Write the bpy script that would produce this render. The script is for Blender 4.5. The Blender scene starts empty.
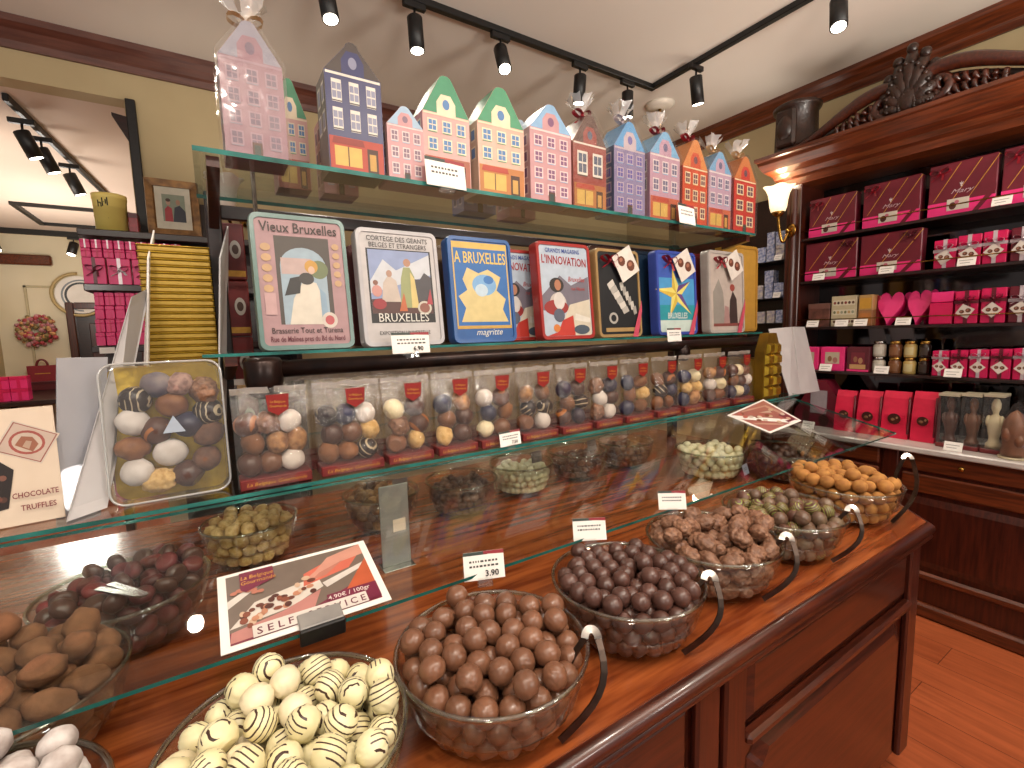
import bpy, bmesh, math, random
import numpy as np
from mathutils import Vector, Matrix, noise, Euler
PI = math.pi
SC = bpy.context.scene
COL = SC.collection
rnd = random.Random(7)

# ------------------------------------------------------------------ camera
F = 470.0
H = 1.55
def _r(px, py): return np.array([(px-512)/F, (py-384)/F, 1.0])
_u = _r(1255, 312); _u /= np.linalg.norm(_u)
_v = _r(210, 340); _v -= _u*(_u@_v); _v /= np.linalg.norm(_v)
_d = np.cross(_u, _v)
if _d[1] < 0: _d = -_d
RW = np.array([_u, _v, -_d])
CAM = np.array([0, 0, H])
def onz(px, py, z): r = RW@_r(px, py); return Vector(CAM + r*((z-H)/r[2]))
def ony(px, py, y): r = RW@_r(px, py); return Vector(CAM + r*(y/r[1]))
def onx(px, py, x): r = RW@_r(px, py); return Vector(CAM + r*(x/r[0]))
cam = bpy.data.objects.new('camera', bpy.data.cameras.new('camera'))
COL.objects.link(cam)
M = Matrix(((RW[0][0], -RW[0][1], -RW[0][2], 0), (RW[1][0], -RW[1][1], -RW[1][2], 0),
            (RW[2][0], -RW[2][1], -RW[2][2], H), (0, 0, 0, 1)))
cam.matrix_world = M
cam.data.sensor_width = 36; cam.data.lens = 36*F/1024; cam.data.clip_start = .02
SC.camera = cam

# ------------------------------------------------------------------ materials
def lin(h):
    if isinstance(h, (tuple, list)): return tuple(h[:3])+(1,)
    o = []
    for i in (0, 2, 4):
        c = int(h[i:i+2], 16)/255
        o.append(c/12.92 if c <= .04045 else ((c+.055)/1.055)**2.4)
    return tuple(o)+(1,)
def _new(name):
    m = bpy.data.materials.new(name); m.use_nodes = True
    nt = m.node_tree; nt.nodes.clear()
    out = nt.nodes.new('ShaderNodeOutputMaterial')
    return m, nt, out
def N(nt, t, **k):
    n = nt.nodes.new(t)
    for a, b in k.items(): setattr(n, a, b)
    return n
def L(nt, a, b): nt.links.new(a, b)
def mat(name, c1, c2=None, scale=12, rough=.5, metal=0, bump=0, bscale=None, coat=0, stretch=None, vary=0, stripe=None, spec=.5, detail=3):
    """principled surface with a noise-driven colour, optional bump, stripes and per-object variation"""
    m, nt, out = _new(name)
    p = N(nt, 'ShaderNodeBsdfPrincipled'); L(nt, p.outputs[0], out.inputs[0])
    p.inputs['Roughness'].default_value = rough; p.inputs['Metallic'].default_value = metal
    p.inputs['Coat Weight'].default_value = coat; p.inputs['Coat Roughness'].default_value = .12
    p.inputs['Specular IOR Level'].default_value = spec
    tc = N(nt, 'ShaderNodeTexCoord'); mp = N(nt, 'ShaderNodeMapping'); L(nt, tc.outputs['Object'], mp.inputs[0])
    if stretch: mp.inputs['Scale'].default_value = stretch
    nz = N(nt, 'ShaderNodeTexNoise'); nz.inputs['Scale'].default_value = scale; nz.inputs['Detail'].default_value = detail
    L(nt, mp.outputs[0], nz.inputs['Vector'])
    rp = N(nt, 'ShaderNodeValToRGB'); rp.color_ramp.elements[0].position = .36; rp.color_ramp.elements[1].position = .64
    a = lin(c1)
    b = lin(c2) if c2 else tuple(x*.9 for x in a[:3])+(1,)
    rp.color_ramp.elements[0].color = a; rp.color_ramp.elements[1].color = b
    L(nt, nz.outputs['Fac'], rp.inputs[0]); col = rp.outputs[0]
    if stripe:
        sc, scl, thr, dist = stripe
        w = N(nt, 'ShaderNodeTexWave'); w.bands_direction = 'X'
        w.inputs['Scale'].default_value = scl; w.inputs['Distortion'].default_value = dist; w.inputs['Detail'].default_value = 1; w.inputs['Detail Scale'].default_value = .6
        L(nt, tc.outputs['Object'], w.inputs['Vector'])
        g = N(nt, 'ShaderNodeMath', operation='GREATER_THAN'); g.inputs[1].default_value = thr; L(nt, w.outputs['Fac'], g.inputs[0])
        nm = N(nt, 'ShaderNodeTexNoise'); nm.inputs['Scale'].default_value = 22; nm.inputs['Detail'].default_value = 0; oi2 = N(nt, 'ShaderNodeObjectInfo'); va = N(nt, 'ShaderNodeVectorMath', operation='ADD'); L(nt, tc.outputs['Object'], va.inputs[0]); L(nt, oi2.outputs['Location'], va.inputs[1]); L(nt, va.outputs[0], nm.inputs['Vector'])
        g2 = N(nt, 'ShaderNodeMath', operation='GREATER_THAN'); g2.inputs[1].default_value = .45; L(nt, nm.outputs['Fac'], g2.inputs[0]); g3 = N(nt, 'ShaderNodeMath', operation='MULTIPLY'); L(nt, g.outputs[0], g3.inputs[0]); L(nt, g2.outputs[0], g3.inputs[1]); g = g3
        mx = N(nt, 'ShaderNodeMixRGB'); L(nt, g.outputs[0], mx.inputs[0]); L(nt, col, mx.inputs[1]); mx.inputs[2].default_value = lin(sc); col = mx.outputs[0]
    if vary:
        oi = N(nt, 'ShaderNodeObjectInfo'); hs = N(nt, 'ShaderNodeHueSaturation')
        mr = N(nt, 'ShaderNodeMapRange'); mr.inputs[3].default_value = 1-vary; mr.inputs[4].default_value = 1+vary
        L(nt, oi.outputs['Random'], mr.inputs[0]); L(nt, mr.outputs[0], hs.inputs['Value']); L(nt, col, hs.inputs['Color']); col = hs.outputs[0]
    L(nt, col, p.inputs['Base Color'])
    if bump:
        nb = N(nt, 'ShaderNodeTexNoise'); nb.inputs['Scale'].default_value = bscale or scale*4; nb.inputs['Detail'].default_value = 4
        L(nt, mp.outputs[0], nb.inputs['Vector'])
        bp = N(nt, 'ShaderNodeBump'); bp.inputs['Strength'].default_value = bump; bp.inputs['Distance'].default_value = .004
        L(nt, nb.outputs['Fac'], bp.inputs['Height']); L(nt, bp.outputs[0], p.inputs['Normal'])
    return m
def glassy(name, tint, f0=.05, rough=.02, gcol='ffffff', mul=.95, haze=0, crinkle=0, hazecol='ffffff'):
    """thin clear pane: clear straight through, mirror-like at grazing angles"""
    m, nt, out = _new(name)
    tr = N(nt, 'ShaderNodeBsdfTransparent'); tr.inputs[0].default_value = lin(tint)
    gl = N(nt, 'ShaderNodeBsdfGlossy'); gl.inputs['Roughness'].default_value = rough; gl.inputs[0].default_value = lin(gcol)
    lw = N(nt, 'ShaderNodeLayerWeight'); lw.inputs[0].default_value = .5
    pw = N(nt, 'ShaderNodeMath', operation='POWER'); pw.inputs[1].default_value = 5; L(nt, lw.outputs['Facing'], pw.inputs[0])
    ma = N(nt, 'ShaderNodeMath', operation='MULTIPLY_ADD'); ma.inputs[1].default_value = mul-f0; ma.inputs[2].default_value = f0; L(nt, pw.outputs[0], ma.inputs[0])
    if crinkle:
        tc = N(nt, 'ShaderNodeTexCoord'); nz = N(nt, 'ShaderNodeTexNoise'); nz.inputs['Scale'].default_value = crinkle; nz.inputs['Detail'].default_value = 3
        L(nt, tc.outputs['Object'], nz.inputs['Vector'])
        bp = N(nt, 'ShaderNodeBump'); bp.inputs['Strength'].default_value = .7; bp.inputs['Distance'].default_value = .01
        L(nt, nz.outputs['Fac'], bp.inputs['Height']); L(nt, bp.outputs[0], gl.inputs['Normal']); L(nt, bp.outputs[0], lw.inputs['Normal'])
    mx = N(nt, 'ShaderNodeMixShader'); L(nt, ma.outputs[0], mx.inputs[0]); L(nt, tr.outputs[0], mx.inputs[1]); L(nt, gl.outputs[0], mx.inputs[2])
    last = mx
    if haze:
        df = N(nt, 'ShaderNodeBsdfDiffuse'); df.inputs[0].default_value = lin(hazecol)
        m2 = N(nt, 'ShaderNodeMixShader'); m2.inputs[0].default_value = haze; L(nt, mx.outputs[0], m2.inputs[1]); L(nt, df.outputs[0], m2.inputs[2]); last = m2
    L(nt, last.outputs[0], out.inputs[0])
    return m
def emis(name, c, s):
    m, nt, out = _new(name); e = N(nt, 'ShaderNodeEmission'); e.inputs[0].default_value = lin(c); e.inputs[1].default_value = s
    L(nt, e.outputs[0], out.inputs[0]); return m
def wood(name, c1, c2, stretch, rough=.25, coat=.3, scale=6):
    return mat(name, c1, c2, scale=scale, rough=rough, coat=coat, stretch=stretch, bump=.05, bscale=20, detail=6)
_pc = {}
def flat(c, rough=.45, metal=0):
    k = (c, rough, metal)
    if k not in _pc: _pc[k] = mat('paint_'+c, tuple(x*.80 for x in lin(c)[:3]), None, scale=30, rough=rough, metal=metal)  # all printed colours darkened to stand in for shade from the top shelf
    return _pc[k]
MW = wood('mahogany_polished', '4d1f10', '31120a', (1, 14, 14), .28, .35)
MWY = wood('mahogany_polished_cross', '6e3318', '48200f', (14, 1, 14), .3, .3)
MWV = wood('mahogany_vertical', '4c1d10', '32110a', (14, 14, 1), .3, .3)
MTOP = wood('counter_wood', '9c5228', '6a2e15', (.7, 9, 9), .2, .5, 5)
MDK = wood('dark_wood', '2a0f0b', '190807', (1, 10, 10), .35, .2)
MCROWN = wood('crown_wood', '63382a', '50291e', (1, 8, 8), .4, .1)
MBLK = mat('black_metal', '0c0b0b', '161414', rough=.45, scale=40)
MBRZ = mat('dark_bronze', '1c1210', '2a1a15', rough=.3, metal=.6, scale=20)
MBRASS = mat('brass', 'b98f4a', '8f6a30', rough=.25, metal=1, scale=20)
MSTEEL = mat('steel', 'b9b5b0', '8f8b88', rough=.22, metal=1, scale=30)
MTONG = mat('steel_brown_reflection', '5c4d44', '4a3d36', rough=.3, metal=1, scale=30)  # brownish reflection of the surroundings put into the steel colour
MGOLD = mat('gold_foil', 'c9a63a', '9b7a1e', rough=.28, metal=.85, scale=18, bump=.3, bscale=60)
MGLASS = glassy('shelf_glass', 'f6faf8', .04, .01)
MSLANT = glassy('sneeze_guard_glass', 'f8fbf9', .04, .015)
MEDGE = mat('glass_edge_green', '2a7a72', '1a4f4a', rough=.12, scale=8, coat=.5)
MBOWL = glassy('bowl_glass', 'f9faf8', .045, .02)
MRIM = glassy('bowl_rim_glass', 'dfe5db', .16, .05)
MFILM = glassy('cellophane', 'f8f6f3', .05, .08, mul=.35, haze=.015, crinkle=9)
MFILM2 = glassy('bag_film', 'f6f3ee', .045, .09, mul=.6, haze=.025, crinkle=40)
MCLEAR = glassy('clear_plastic', 'f4f4f2', .06, .05, mul=.8, haze=.03, crinkle=12)
MWHITE = mat('white_card', 'ece8e2', 'e2ddd6', rough=.6, scale=8)
MGREYC = mat('grey_white_card', 'c9c6c6', 'bdb9ba', rough=.5, scale=5)
MCREAM = mat('cream_card', 'dcc9b4', 'd4c0aa', rough=.6, scale=8)
MBLACKINK = flat('15120f', .6)
MMAROON = mat('maroon_card', '5a1020', '4a0c1a', rough=.4, scale=10)
MBOXM = mat('maroon_box', '6a1828', '5a1322', rough=.35, scale=6)
MPINK = mat('pink_card', 'd01257', 'c00e4d', rough=.4, scale=9)
MHOT = mat('hot_pink_card', 'e2307a', 'd8256c', rough=.4, scale=9)
MRED = mat('red_satin', '9c1226', '7a0a1b', rough=.35, scale=30)
MREDP = mat('red_pink_pouch', 'd41f45', 'bb1437', rough=.4, scale=10, bump=.2, bscale=12)
MGOLDINK = mat('gold_ink', 'd9a54a', 'b98434', rough=.4, metal=.4, scale=30)
MSILVERR = mat('silver_ribbon', 'd8ccd0', 'b8a9b0', rough=.3, metal=.3, scale=20)

# ------------------------------------------------------------------ mesh builder
class MB:
    def __init__(s): s.v = []; s.f = []; s.m = []; s.s = []; s.mats = []
    def mi(s, m):
        if m not in s.mats: s.mats.append(m)
        return s.mats.index(m)
    def add(s, vs, fs, m, smooth=False):
        o = len(s.v); s.v += [tuple(p) for p in vs]; k = s.mi(m)
        for f in fs: s.f.append([o+i for i in f]); s.m.append(k); s.s.append(smooth)
        return o
    def box(s, x0, x1, y0, y1, z0, z1, m, bev=0):
        if bev <= 0:
            vs = [(x, y, z) for x in (x0, x1) for y in (y0, y1) for z in (z0, z1)]
            return s.add(vs, [(0, 1, 3, 2), (4, 6, 7, 5), (0, 4, 5, 1), (2, 3, 7, 6), (0, 2, 6, 4), (1, 5, 7, 3)], m)
        b = min(bev, (x1-x0)/2.01, (y1-y0)/2.01, (z1-z0)/2.01)
        vs = []; ix = {}
        X = (x0, x1); Y = (y0, y1); Z = (z0, z1)
        for i in (0, 1):
            for j in (0, 1):
                for k in (0, 1):
                    sx, sy, sz = (1, -1)[i]*b, (1, -1)[j]*b, (1, -1)[k]*b
                    ix[i, j, k, 0] = len(vs); vs.append((X[i], Y[j]+sy, Z[k]+sz))
                    ix[i, j, k, 1] = len(vs); vs.append((X[i]+sx, Y[j], Z[k]+sz))
                    ix[i, j, k, 2] = len(vs); vs.append((X[i]+sx, Y[j]+sy, Z[k]))
        fs = []
        for i in (0, 1):
            fs.append([ix[i, 0, 0, 0], ix[i, 1, 0, 0], ix[i, 1, 1, 0], ix[i, 0, 1, 0]])
            fs.append([ix[0, i, 0, 1], ix[1, i, 0, 1], ix[1, i, 1, 1], ix[0, i, 1, 1]])
            fs.append([ix[0, 0, i, 2], ix[1, 0, i, 2], ix[1, 1, i, 2], ix[0, 1, i, 2]])
            for j in (0, 1):
                fs.append([ix[0, i, j, 1], ix[1, i, j, 1], ix[1, i, j, 2], ix[0, i, j, 2]])
                fs.append([ix[i, 0, j, 0], ix[i, 1, j, 0], ix[i, 1, j, 2], ix[i, 0, j, 2]])
                fs.append([ix[i, j, 0, 0], ix[i, j, 1, 0], ix[i, j, 1, 1], ix[i, j, 0, 1]])
                for k in (0, 1): fs.append([ix[i, j, k, 0], ix[i, j, k, 1], ix[i, j, k, 2]])
        return s.add(vs, fs, m)
    def prism(s, poly, y0, y1, m, mside=None, mback=None, sidemat=None):
        """polygon in XZ extruded along Y"""
        n = len(poly); vs = [(x, y0, z) for x, z in poly]+[(x, y1, z) for x, z in poly]
        s.add(vs, [list(range(n))], m)
        o = len(s.v)-2*n
        def f(idx, mm): s.f.append([o+i for i in idx]); s.m.append(s.mi(mm)); s.s.append(False)
        f(list(range(2*n-1, n-1, -1)), mback or mside or m)
        for i in range(n):
            j = (i+1) % n
            f([i, i+n, j+n, j], sidemat(i) if sidemat else (mside or m))
    def slab(s, poly, z0, z1, m, mside=None):
        n = len(poly); o = len(s.v)
        s.v += [(x, y, z0) for x, y in poly]+[(x, y, z1) for x, y in poly]
        for f, mm in [(list(range(n-1, -1, -1)), m), (list(range(n, 2*n)), m)]+[([i, (i+1) % n, (i+1) % n+n, i+n], mside or m) for i in range(n)]:
            s.f.append([o+i for i in f]); s.m.append(s.mi(mm)); s.s.append(False)
    def lathe(s, prof, m, n=32, c=(0, 0, 0), smooth=True, mf=None, closed=False):
        o = len(s.v); k = len(prof)
        for r, z in prof:
            for i in range(n):
                a = 2*PI*i/n; s.v.append((c[0]+r*math.cos(a), c[1]+r*math.sin(a), c[2]+z))
        for j in range(k if closed else k-1):
            for i in range(n):
                j2 = (j+1) % k
                s.f.append([o+j*n+i, o+j*n+(i+1) % n, o+j2*n+(i+1) % n, o+j2*n+i]); s.m.append(s.mi(mf(j) if mf else m)); s.s.append(smooth)
    def tube(s, pts, r, m, n=8, cap=True, smooth=True, flat=None):
        """tube along points; r constant or list; flat=(w,t): rectangular strap"""
        pts = [Vector(p) for p in pts]; k = len(pts); o = len(s.v)
        up = None
        for i, p in enumerate(pts):
            t = (pts[min(i+1, k-1)]-pts[max(i-1, 0)]).normalized()
            if up is None:
                up = Vector((0, 0, 1)) if abs(t.z) < .9 else Vector((1, 0, 0))
            a = t.cross(up)
            if a.length < 1e-4: a = t.cross(Vector((0, 1, .1)))
            a.normalize(); b = a.cross(t).normalized(); up = b
            rr = r[i] if isinstance(r, (list, tuple)) else r
            if flat:
                w, th = flat; q = [(w, th), (-w, th), (-w, -th), (w, -th)]
                for x, y in q: s.v.append(tuple(p+a*x+b*y))
            else:
                for j in range(n):
                    an = 2*PI*j/n; s.v.append(tuple(p+a*(rr*math.cos(an))+b*(rr*math.sin(an))))
        nn = 4 if flat else n
        for i in range(k-1):
            for j in range(nn):
                s.f.append([o+i*nn+j, o+i*nn+(j+1) % nn, o+(i+1)*nn+(j+1) % nn, o+(i+1)*nn+j]); s.m.append(s.mi(m)); s.s.append(smooth and not flat)
        if cap:
            for q in ([o+j for j in range(nn)][::-1], [o+(k-1)*nn+j for j in range(nn)]):
                s.f.append(q); s.m.append(s.mi(m)); s.s.append(False)
    def ball(s, c, r, m, n=12, k=8, fn=None):
        if not isinstance(r, (tuple, list)): r = (r, r, r)
        vs = []; fs = []
        for j in range(1, k):
            for i in range(n):
                th = PI*j/k; ph = 2*PI*i/n
                d = Vector((math.sin(th)*math.cos(ph), math.sin(th)*math.sin(ph), math.cos(th)))
                g = fn(d) if fn else 1
                vs.append((c[0]+r[0]*d.x*g, c[1]+r[1]*d.y*g, c[2]+r[2]*d.z*g))
        g0 = fn(Vector((0, 0, 1))) if fn else 1; g1 = fn(Vector((0, 0, -1))) if fn else 1
        vs += [(c[0], c[1], c[2]+r[2]*g0), (c[0], c[1], c[2]-r[2]*g1)]
        T = len(vs)-2; B = T+1
        for j in range(k-2):
            for i in range(n): fs.append((j*n+i, (j+1)*n+i, (j+1)*n+(i+1) % n, j*n+(i+1) % n))
        for i in range(n):
            fs.append((T, i, (i+1) % n)); fs.append((B, (k-2)*n+(i+1) % n, (k-2)*n+i))
        s.add(vs, fs, m, True)
    def poly(s, pts, m, y=0): s.add([(x, y, z) for x, z in pts], [list(range(len(pts)))], m)
    def mesh(s, name, recalc=True):
        me = bpy.data.meshes.new(name)
        me.from_pydata(s.v, [], s.f)
        for m in s.mats: me.materials.append(m)
        me.polygons.foreach_set('material_index', s.m); me.polygons.foreach_set('use_smooth', s.s)
        if recalc:
            bm = bmesh.new(); bm.from_mesh(me); bmesh.ops.recalc_face_normals(bm, faces=bm.faces); bm.to_mesh(me); bm.free()
        me.update(); return me
    def build(s, name, parent=None, loc=None, rot=None, recalc=True):
        o = bpy.data.objects.new(name, s.mesh(name, recalc)); COL.objects.link(o)
        if parent: o.parent = parent
        if loc is not None: o.location = loc
        if rot is not None: o.rotation_euler = rot
        return o
class Art(MB):
    """printed layers, each a hair in front of the last, on the plane y=0 facing -y"""
    def __init__(s, y=0, step=.00012): super().__init__(); s.y = y; s.st = step; s.k = 0
    def p(s, pts, c, up=True):
        if up: s.k += 1
        m = flat(c) if isinstance(c, str) else c
        s.poly(pts, m, s.y-s.st*s.k)
    def r(s, x0, x1, z0, z1, c, up=True): s.p([(x0, z0), (x1, z0), (x1, z1), (x0, z1)], c, up)
    def e(s, cx, cz, rx, rz, c, n=20, a0=0, a1=2*PI, up=True): s.p([(cx+rx*math.cos(a0+(a1-a0)*i/n), cz+rz*math.sin(a0+(a1-a0)*i/n)) for i in range(n if a1-a0 > 6 else n+1)], c, up)
def tag(o, label=None, cat=None, group=None, kind=None):
    if label: o['label'] = label
    if cat: o['category'] = cat
    if group: o['group'] = group
    if kind: o['kind'] = kind
    return o
def thing(name, label, cat, loc=(0, 0, 0), rz=0, group=None, rx=0):
    o = bpy.data.objects.new(name, None); COL.objects.link(o); o.empty_display_size = .05
    o.location = loc; o.rotation_euler = (rx, 0, rz)
    return tag(o, label, cat, group)
def copy_tree(o, parent=None):
    c = o.copy(); COL.objects.link(c); c.parent = parent
    for ch in list(o.children): copy_tree(ch, c)
    return c
def struct(name, mb, loc=None): return tag(mb.build(name, None, loc), kind='structure')
def txt(parent, s, x, z, size, m, y=-.001, align='CENTER', rot=0, shear=0, xs=1, bold=0, name='lettering'):
    cu = bpy.data.curves.new('lettering', 'FONT'); cu.body = s; cu.size = size; cu.align_x = align; cu.shear = shear; cu.offset = bold*size; cu.resolution_u = 2
    t = bpy.data.objects.new('t', cu); COL.objects.link(t)
    bpy.context.view_layer.update()
    me = bpy.data.meshes.new_from_object(t); bpy.data.objects.remove(t)
    c, sn = math.cos(rot), math.sin(rot)
    for v in me.vertices:
        a, b = v.co.x*xs, v.co.y
        v.co = (x+a*c-b*sn, y, z+a*sn+b*c)
    me.materials.clear(); me.materials.append(m)
    o = bpy.data.objects.new(name, me); COL.objects.link(o); o.parent = parent
    return o
def rrect(w, h, r, n=5, x=0, z=0):
    out = []
    for cx, cz, a in ((w/2-r, h-r, 0), (-w/2+r, h-r, PI/2), (-w/2+r, r, PI), (w/2-r, r, 3*PI/2)):
        for i in range(n+1): out.append((x+cx+r*math.cos(a+PI/2*i/n), z+cz+r*math.sin(a+PI/2*i/n)))
    return out
RX90 = -PI/2
ORD = ['first', 'second', 'third', 'fourth', 'fifth', 'sixth', 'seventh', 'eighth', 'ninth', 'tenth', 'eleventh', 'twelfth', 'thirteenth', 'fourteenth', 'fifteenth', 'sixteenth', 'seventeenth', 'eighteenth', 'nineteenth', 'twentieth']

# ------------------------------------------------------------------ the room
CEIL = 3.13; YB = 3.4; XR = 3.55
MWALL = mat('cream_plaster', 'b9a781', 'b3a07a', rough=.85, scale=2.5, bump=.05, bscale=60)
MCEIL = mat('ceiling_plaster', 'e2d9ce', 'ded4c8', rough=.9, scale=1.5)
MCEIL2 = mat('ceiling_plaster_back_room', 'dccabb', 'd8c5b5', rough=.9, scale=1.5)
MFLOOR, nt, out = _new('laminate_floor')
p = N(nt, 'ShaderNodeBsdfPrincipled'); L(nt, p.outputs[0], out.inputs[0]); p.inputs['Roughness'].default_value = .38
tc = N(nt, 'ShaderNodeTexCoord'); mp = N(nt, 'ShaderNodeMapping'); mp.inputs['Rotation'].default_value = (0, 0, PI/2); L(nt, tc.outputs['Object'], mp.inputs[0])
bk = N(nt, 'ShaderNodeTexBrick'); bk.inputs['Scale'].default_value = 1; bk.inputs['Brick Width'].default_value = 1.3; bk.inputs['Row Height'].default_value = .19; bk.inputs['Mortar Size'].default_value = .0015
bk.inputs['Color1'].default_value = lin('b86038'); bk.inputs['Color2'].default_value = lin('a95530'); bk.inputs['Mortar'].default_value = lin('5e2c18'); L(nt, mp.outputs[0], bk.inputs[0])
mp2 = N(nt, 'ShaderNodeMapping'); mp2.inputs['Scale'].default_value = (14, 1.2, 1); L(nt, tc.outputs['Object'], mp2.inputs[0])
nz = N(nt, 'ShaderNodeTexNoise'); nz.inputs['Scale'].default_value = 3; nz.inputs['Detail'].default_value = 6; L(nt, mp2.outputs[0], nz.inputs['Vector'])
rp = N(nt, 'ShaderNodeValToRGB'); rp.color_ramp.elements[0].position = .35; rp.color_ramp.elements[0].color = (.75, .72, .7, 1); rp.color_ramp.elements[1].position = .65; L(nt, nz.outputs['Fac'], rp.inputs[0])
mx = N(nt, 'ShaderNodeMixRGB', blend_type='MULTIPLY'); mx.inputs[0].default_value = 1; L(nt, bk.outputs[0], mx.inputs[1]); L(nt, rp.outputs[0], mx.inputs[2]); L(nt, mx.outputs[0], p.inputs['Base Color'])

m = MB(); m.box(-3, XR+.1, -3, 8.2, -.1, 0, MFLOOR); struct('floor', m)
m = MB(); m.box(-3, XR+.1, -3, YB+.12, CEIL, CEIL+.1, MCEIL); struct('ceiling', m)
m = MB(); m.box(-2.2, .3, YB+.12, 8.2, 2.86, 2.96, MCEIL2); struct('ceiling_back', m)
m = MB(); m.box(-.29, XR, YB, YB+.12, 0, CEIL, MWALL); m.box(-3, -.29, YB, YB+.12, 2.86, CEIL, MWALL); struct('wall_back', m)
m = MB(); m.box(XR, XR+.1, -3, YB+.12, 0, CEIL, MWALL); struct('wall_right', m)
m = MB(); m.box(-2.2, .3, 8.0, 8.1, 0, 2.86, mat('cream_panel', 'e6dcc0', 'e0d5b6', rough=.7, scale=2)); struct('wall_far', m)
m = MB(); m.box(-2.2, -2.1, YB+.12, 8.0, 0, 2.86, MWALL); struct('wall_left', m)
m = MB(); m.box(.2, .3, YB+.12, 8.0, 0, 2.86, MWALL); struct('wall_passage', m)
def crown_profile(): return [(0, 0), (.016, 0), (.03, .03), (.03, .045), (.05, .075), (.075, .1), (.08, .13), (0, .13)]
m = MB(); pr = crown_profile(); n = len(pr)
o = m.add([(x, YB-a, CEIL-.13+z) for x in (-3, XR) for a, z in pr], [[i, (i+1) % n, (i+1) % n+n, i+n] for i in range(n)], MCROWN); struct('trim_1', m)
m = MB(); m.add([(XR-a, y, CEIL-.13+z) for y in (-3, YB-.08) for a, z in pr], [[i, (i+1) % n, (i+1) % n+n, i+n] for i in range(n)], MWY); struct('trim_2', m)
# far room: panel mouldings, brown picture rail, recessed ceiling frame
MPAN = flat('d8cba6', .7)
m = MB()
for a, b in (((-1.83, 2.25), (-1.15, 2.25)), ((-1.83, .4), (-1.83, 2.25))):
    m.box(min(a[0], b[0])-.012, max(a[0], b[0])+.012, 7.975, 8, min(a[1], b[1])-.012, max(a[1], b[1])+.012, MPAN)
struct('trim_3', m)
m = MB(); m.box(-2.1, -1.55, 7.92, 8, 2.5, 2.62, MWY, .015); m.box(-2.1, -2.02, 4.6, 7.92, 2.5, 2.62, MWY, .015); struct('trim_4', m)
m = MB()
for y in (6.2, 7.1): m.box(-1.45, -.6, y, y+.04, 2.83, 2.86, MBLK)
for x in (-1.45, -.64): m.box(x, x+.04, 6.24, 7.1, 2.83, 2.86, MBLK)
struct('trim_5', m)
# door in the far room
m = MB(); m.box(-1.42, -.75, 7.95, 8, 0, 1.98, MDK, .01); dr = struct('door_1', m)
m = MB(); m.box(-1.48, -1.40, 7.9, 8, 0, 2.06, MWV, .01); m.box(-.78, -.7, 7.9, 8, 0, 2.06, MWV, .01); m.box(-1.40, -.78, 7.9, 8, 1.98, 2.06, MWV, .01); m.build('door_frame', dr)
m = MB(); m.box(-1.28, -1.12, 7.935, 7.95, .3, 1.8, MWV, .01); m.box(-1.04, -.88, 7.935, 7.95, .3, 1.8, MWV, .01); m.build('door_panel', dr)

# ------------------------------------------------------------------ island counter
CT = .9
t = thing('display_counter', 'reddish polished wooden island counter with panelled front carrying the glass bowls', 'counter', (0, 0, 0))
body = [(-1.7, .545), (1.90, .545), (2.35, .995), (2.35, 2.0), (-1.7, 2.0)]
m = MB(); m.slab(body, .1, .86, MW); m.build('body', t)
m = MB(); m.slab([(-1.68, .59), (1.88, .59), (2.31, 1.02), (2.31, 1.96), (-1.68, 1.96)], 0, .1, MDK); m.build('plinth', t)
m = MB(); m.slab([(-1.74, .522), (1.915, .522), (2.388, .988), (2.388, 2.04), (-1.74, 2.04)], .862, CT, MTOP); m.build('countertop', t)
m = MB()
edge = [(-1.74, .516), (1.918, .516), (2.392, .986), (2.392, 2.04)]
for (rr, zz) in ((.018, .880), (.012, .855)):
    m.tube([(x, y, zz) for x, y in edge], rr, MW, 10)
m.build('nosing', t)
def panel(x0, x1, z0, z1, y, d=.014):
    """raised panel with bevelled edge on the front face"""
    q = MB(); b = .03
    q.add([(x0, y, z0), (x1, y, z0), (x1, y, z1), (x0, y, z1), (x0+b, y-d, z0+b), (x1-b, y-d, z0+b), (x1-b, y-d, z1-b), (x0+b, y-d, z1-b)],
          [(0, 1, 5, 4), (1, 2, 6, 5), (2, 3, 7, 6), (3, 0, 4, 7), (4, 5, 6, 7)], MW); return q
YF = .545
mods = [(.84, 1.90), (-.2, .82), (-1.24, -.22)]
for a, b in mods:
    m = MB(); m.box(a, a+.075, YF-.02, YF, .1, .845, MWV, .006); m.build('stile', t)
    m = MB(); m.box(b-.075, b, YF-.02, YF, .1, .845, MWV, .006); m.build('stile', t)
    panel(a+.08, b-.08, .665, .84, YF-.001).build('frieze_panel', t)
    m = MB(); m.box(a+.075, b-.075, YF-.03, YF, .635, .662, MW, .008); m.build('rail_moulding', t)
    # lower raised panel with shaped top corners
    x0, x1, z0, z1 = a+.11, b-.11, .13, .61; c = .035
    def shp(i): return [(x0+i, z0+i), (x1-i, z0+i), (x1-i, z1-i-c), (x1-i-c*.4, z1-i-c*.9), (x1-i-c, z1-i), (x0+i+c, z1-i), (x0+i+c*.4, z1-i-c*.9), (x0+i, z1-i-c)]
    m = MB(); A, B = shp(0), shp(.03); nn = len(A)
    m.add([(x, YF-.001, z) for x, z in A]+[(x, YF-.018, z) for x, z in B], [[i, (i+1) % nn, (i+1) % nn+nn, i+nn] for i in range(nn)]+[list(range(nn, 2*nn))], MW); m.build('raised_panel', t)

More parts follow.
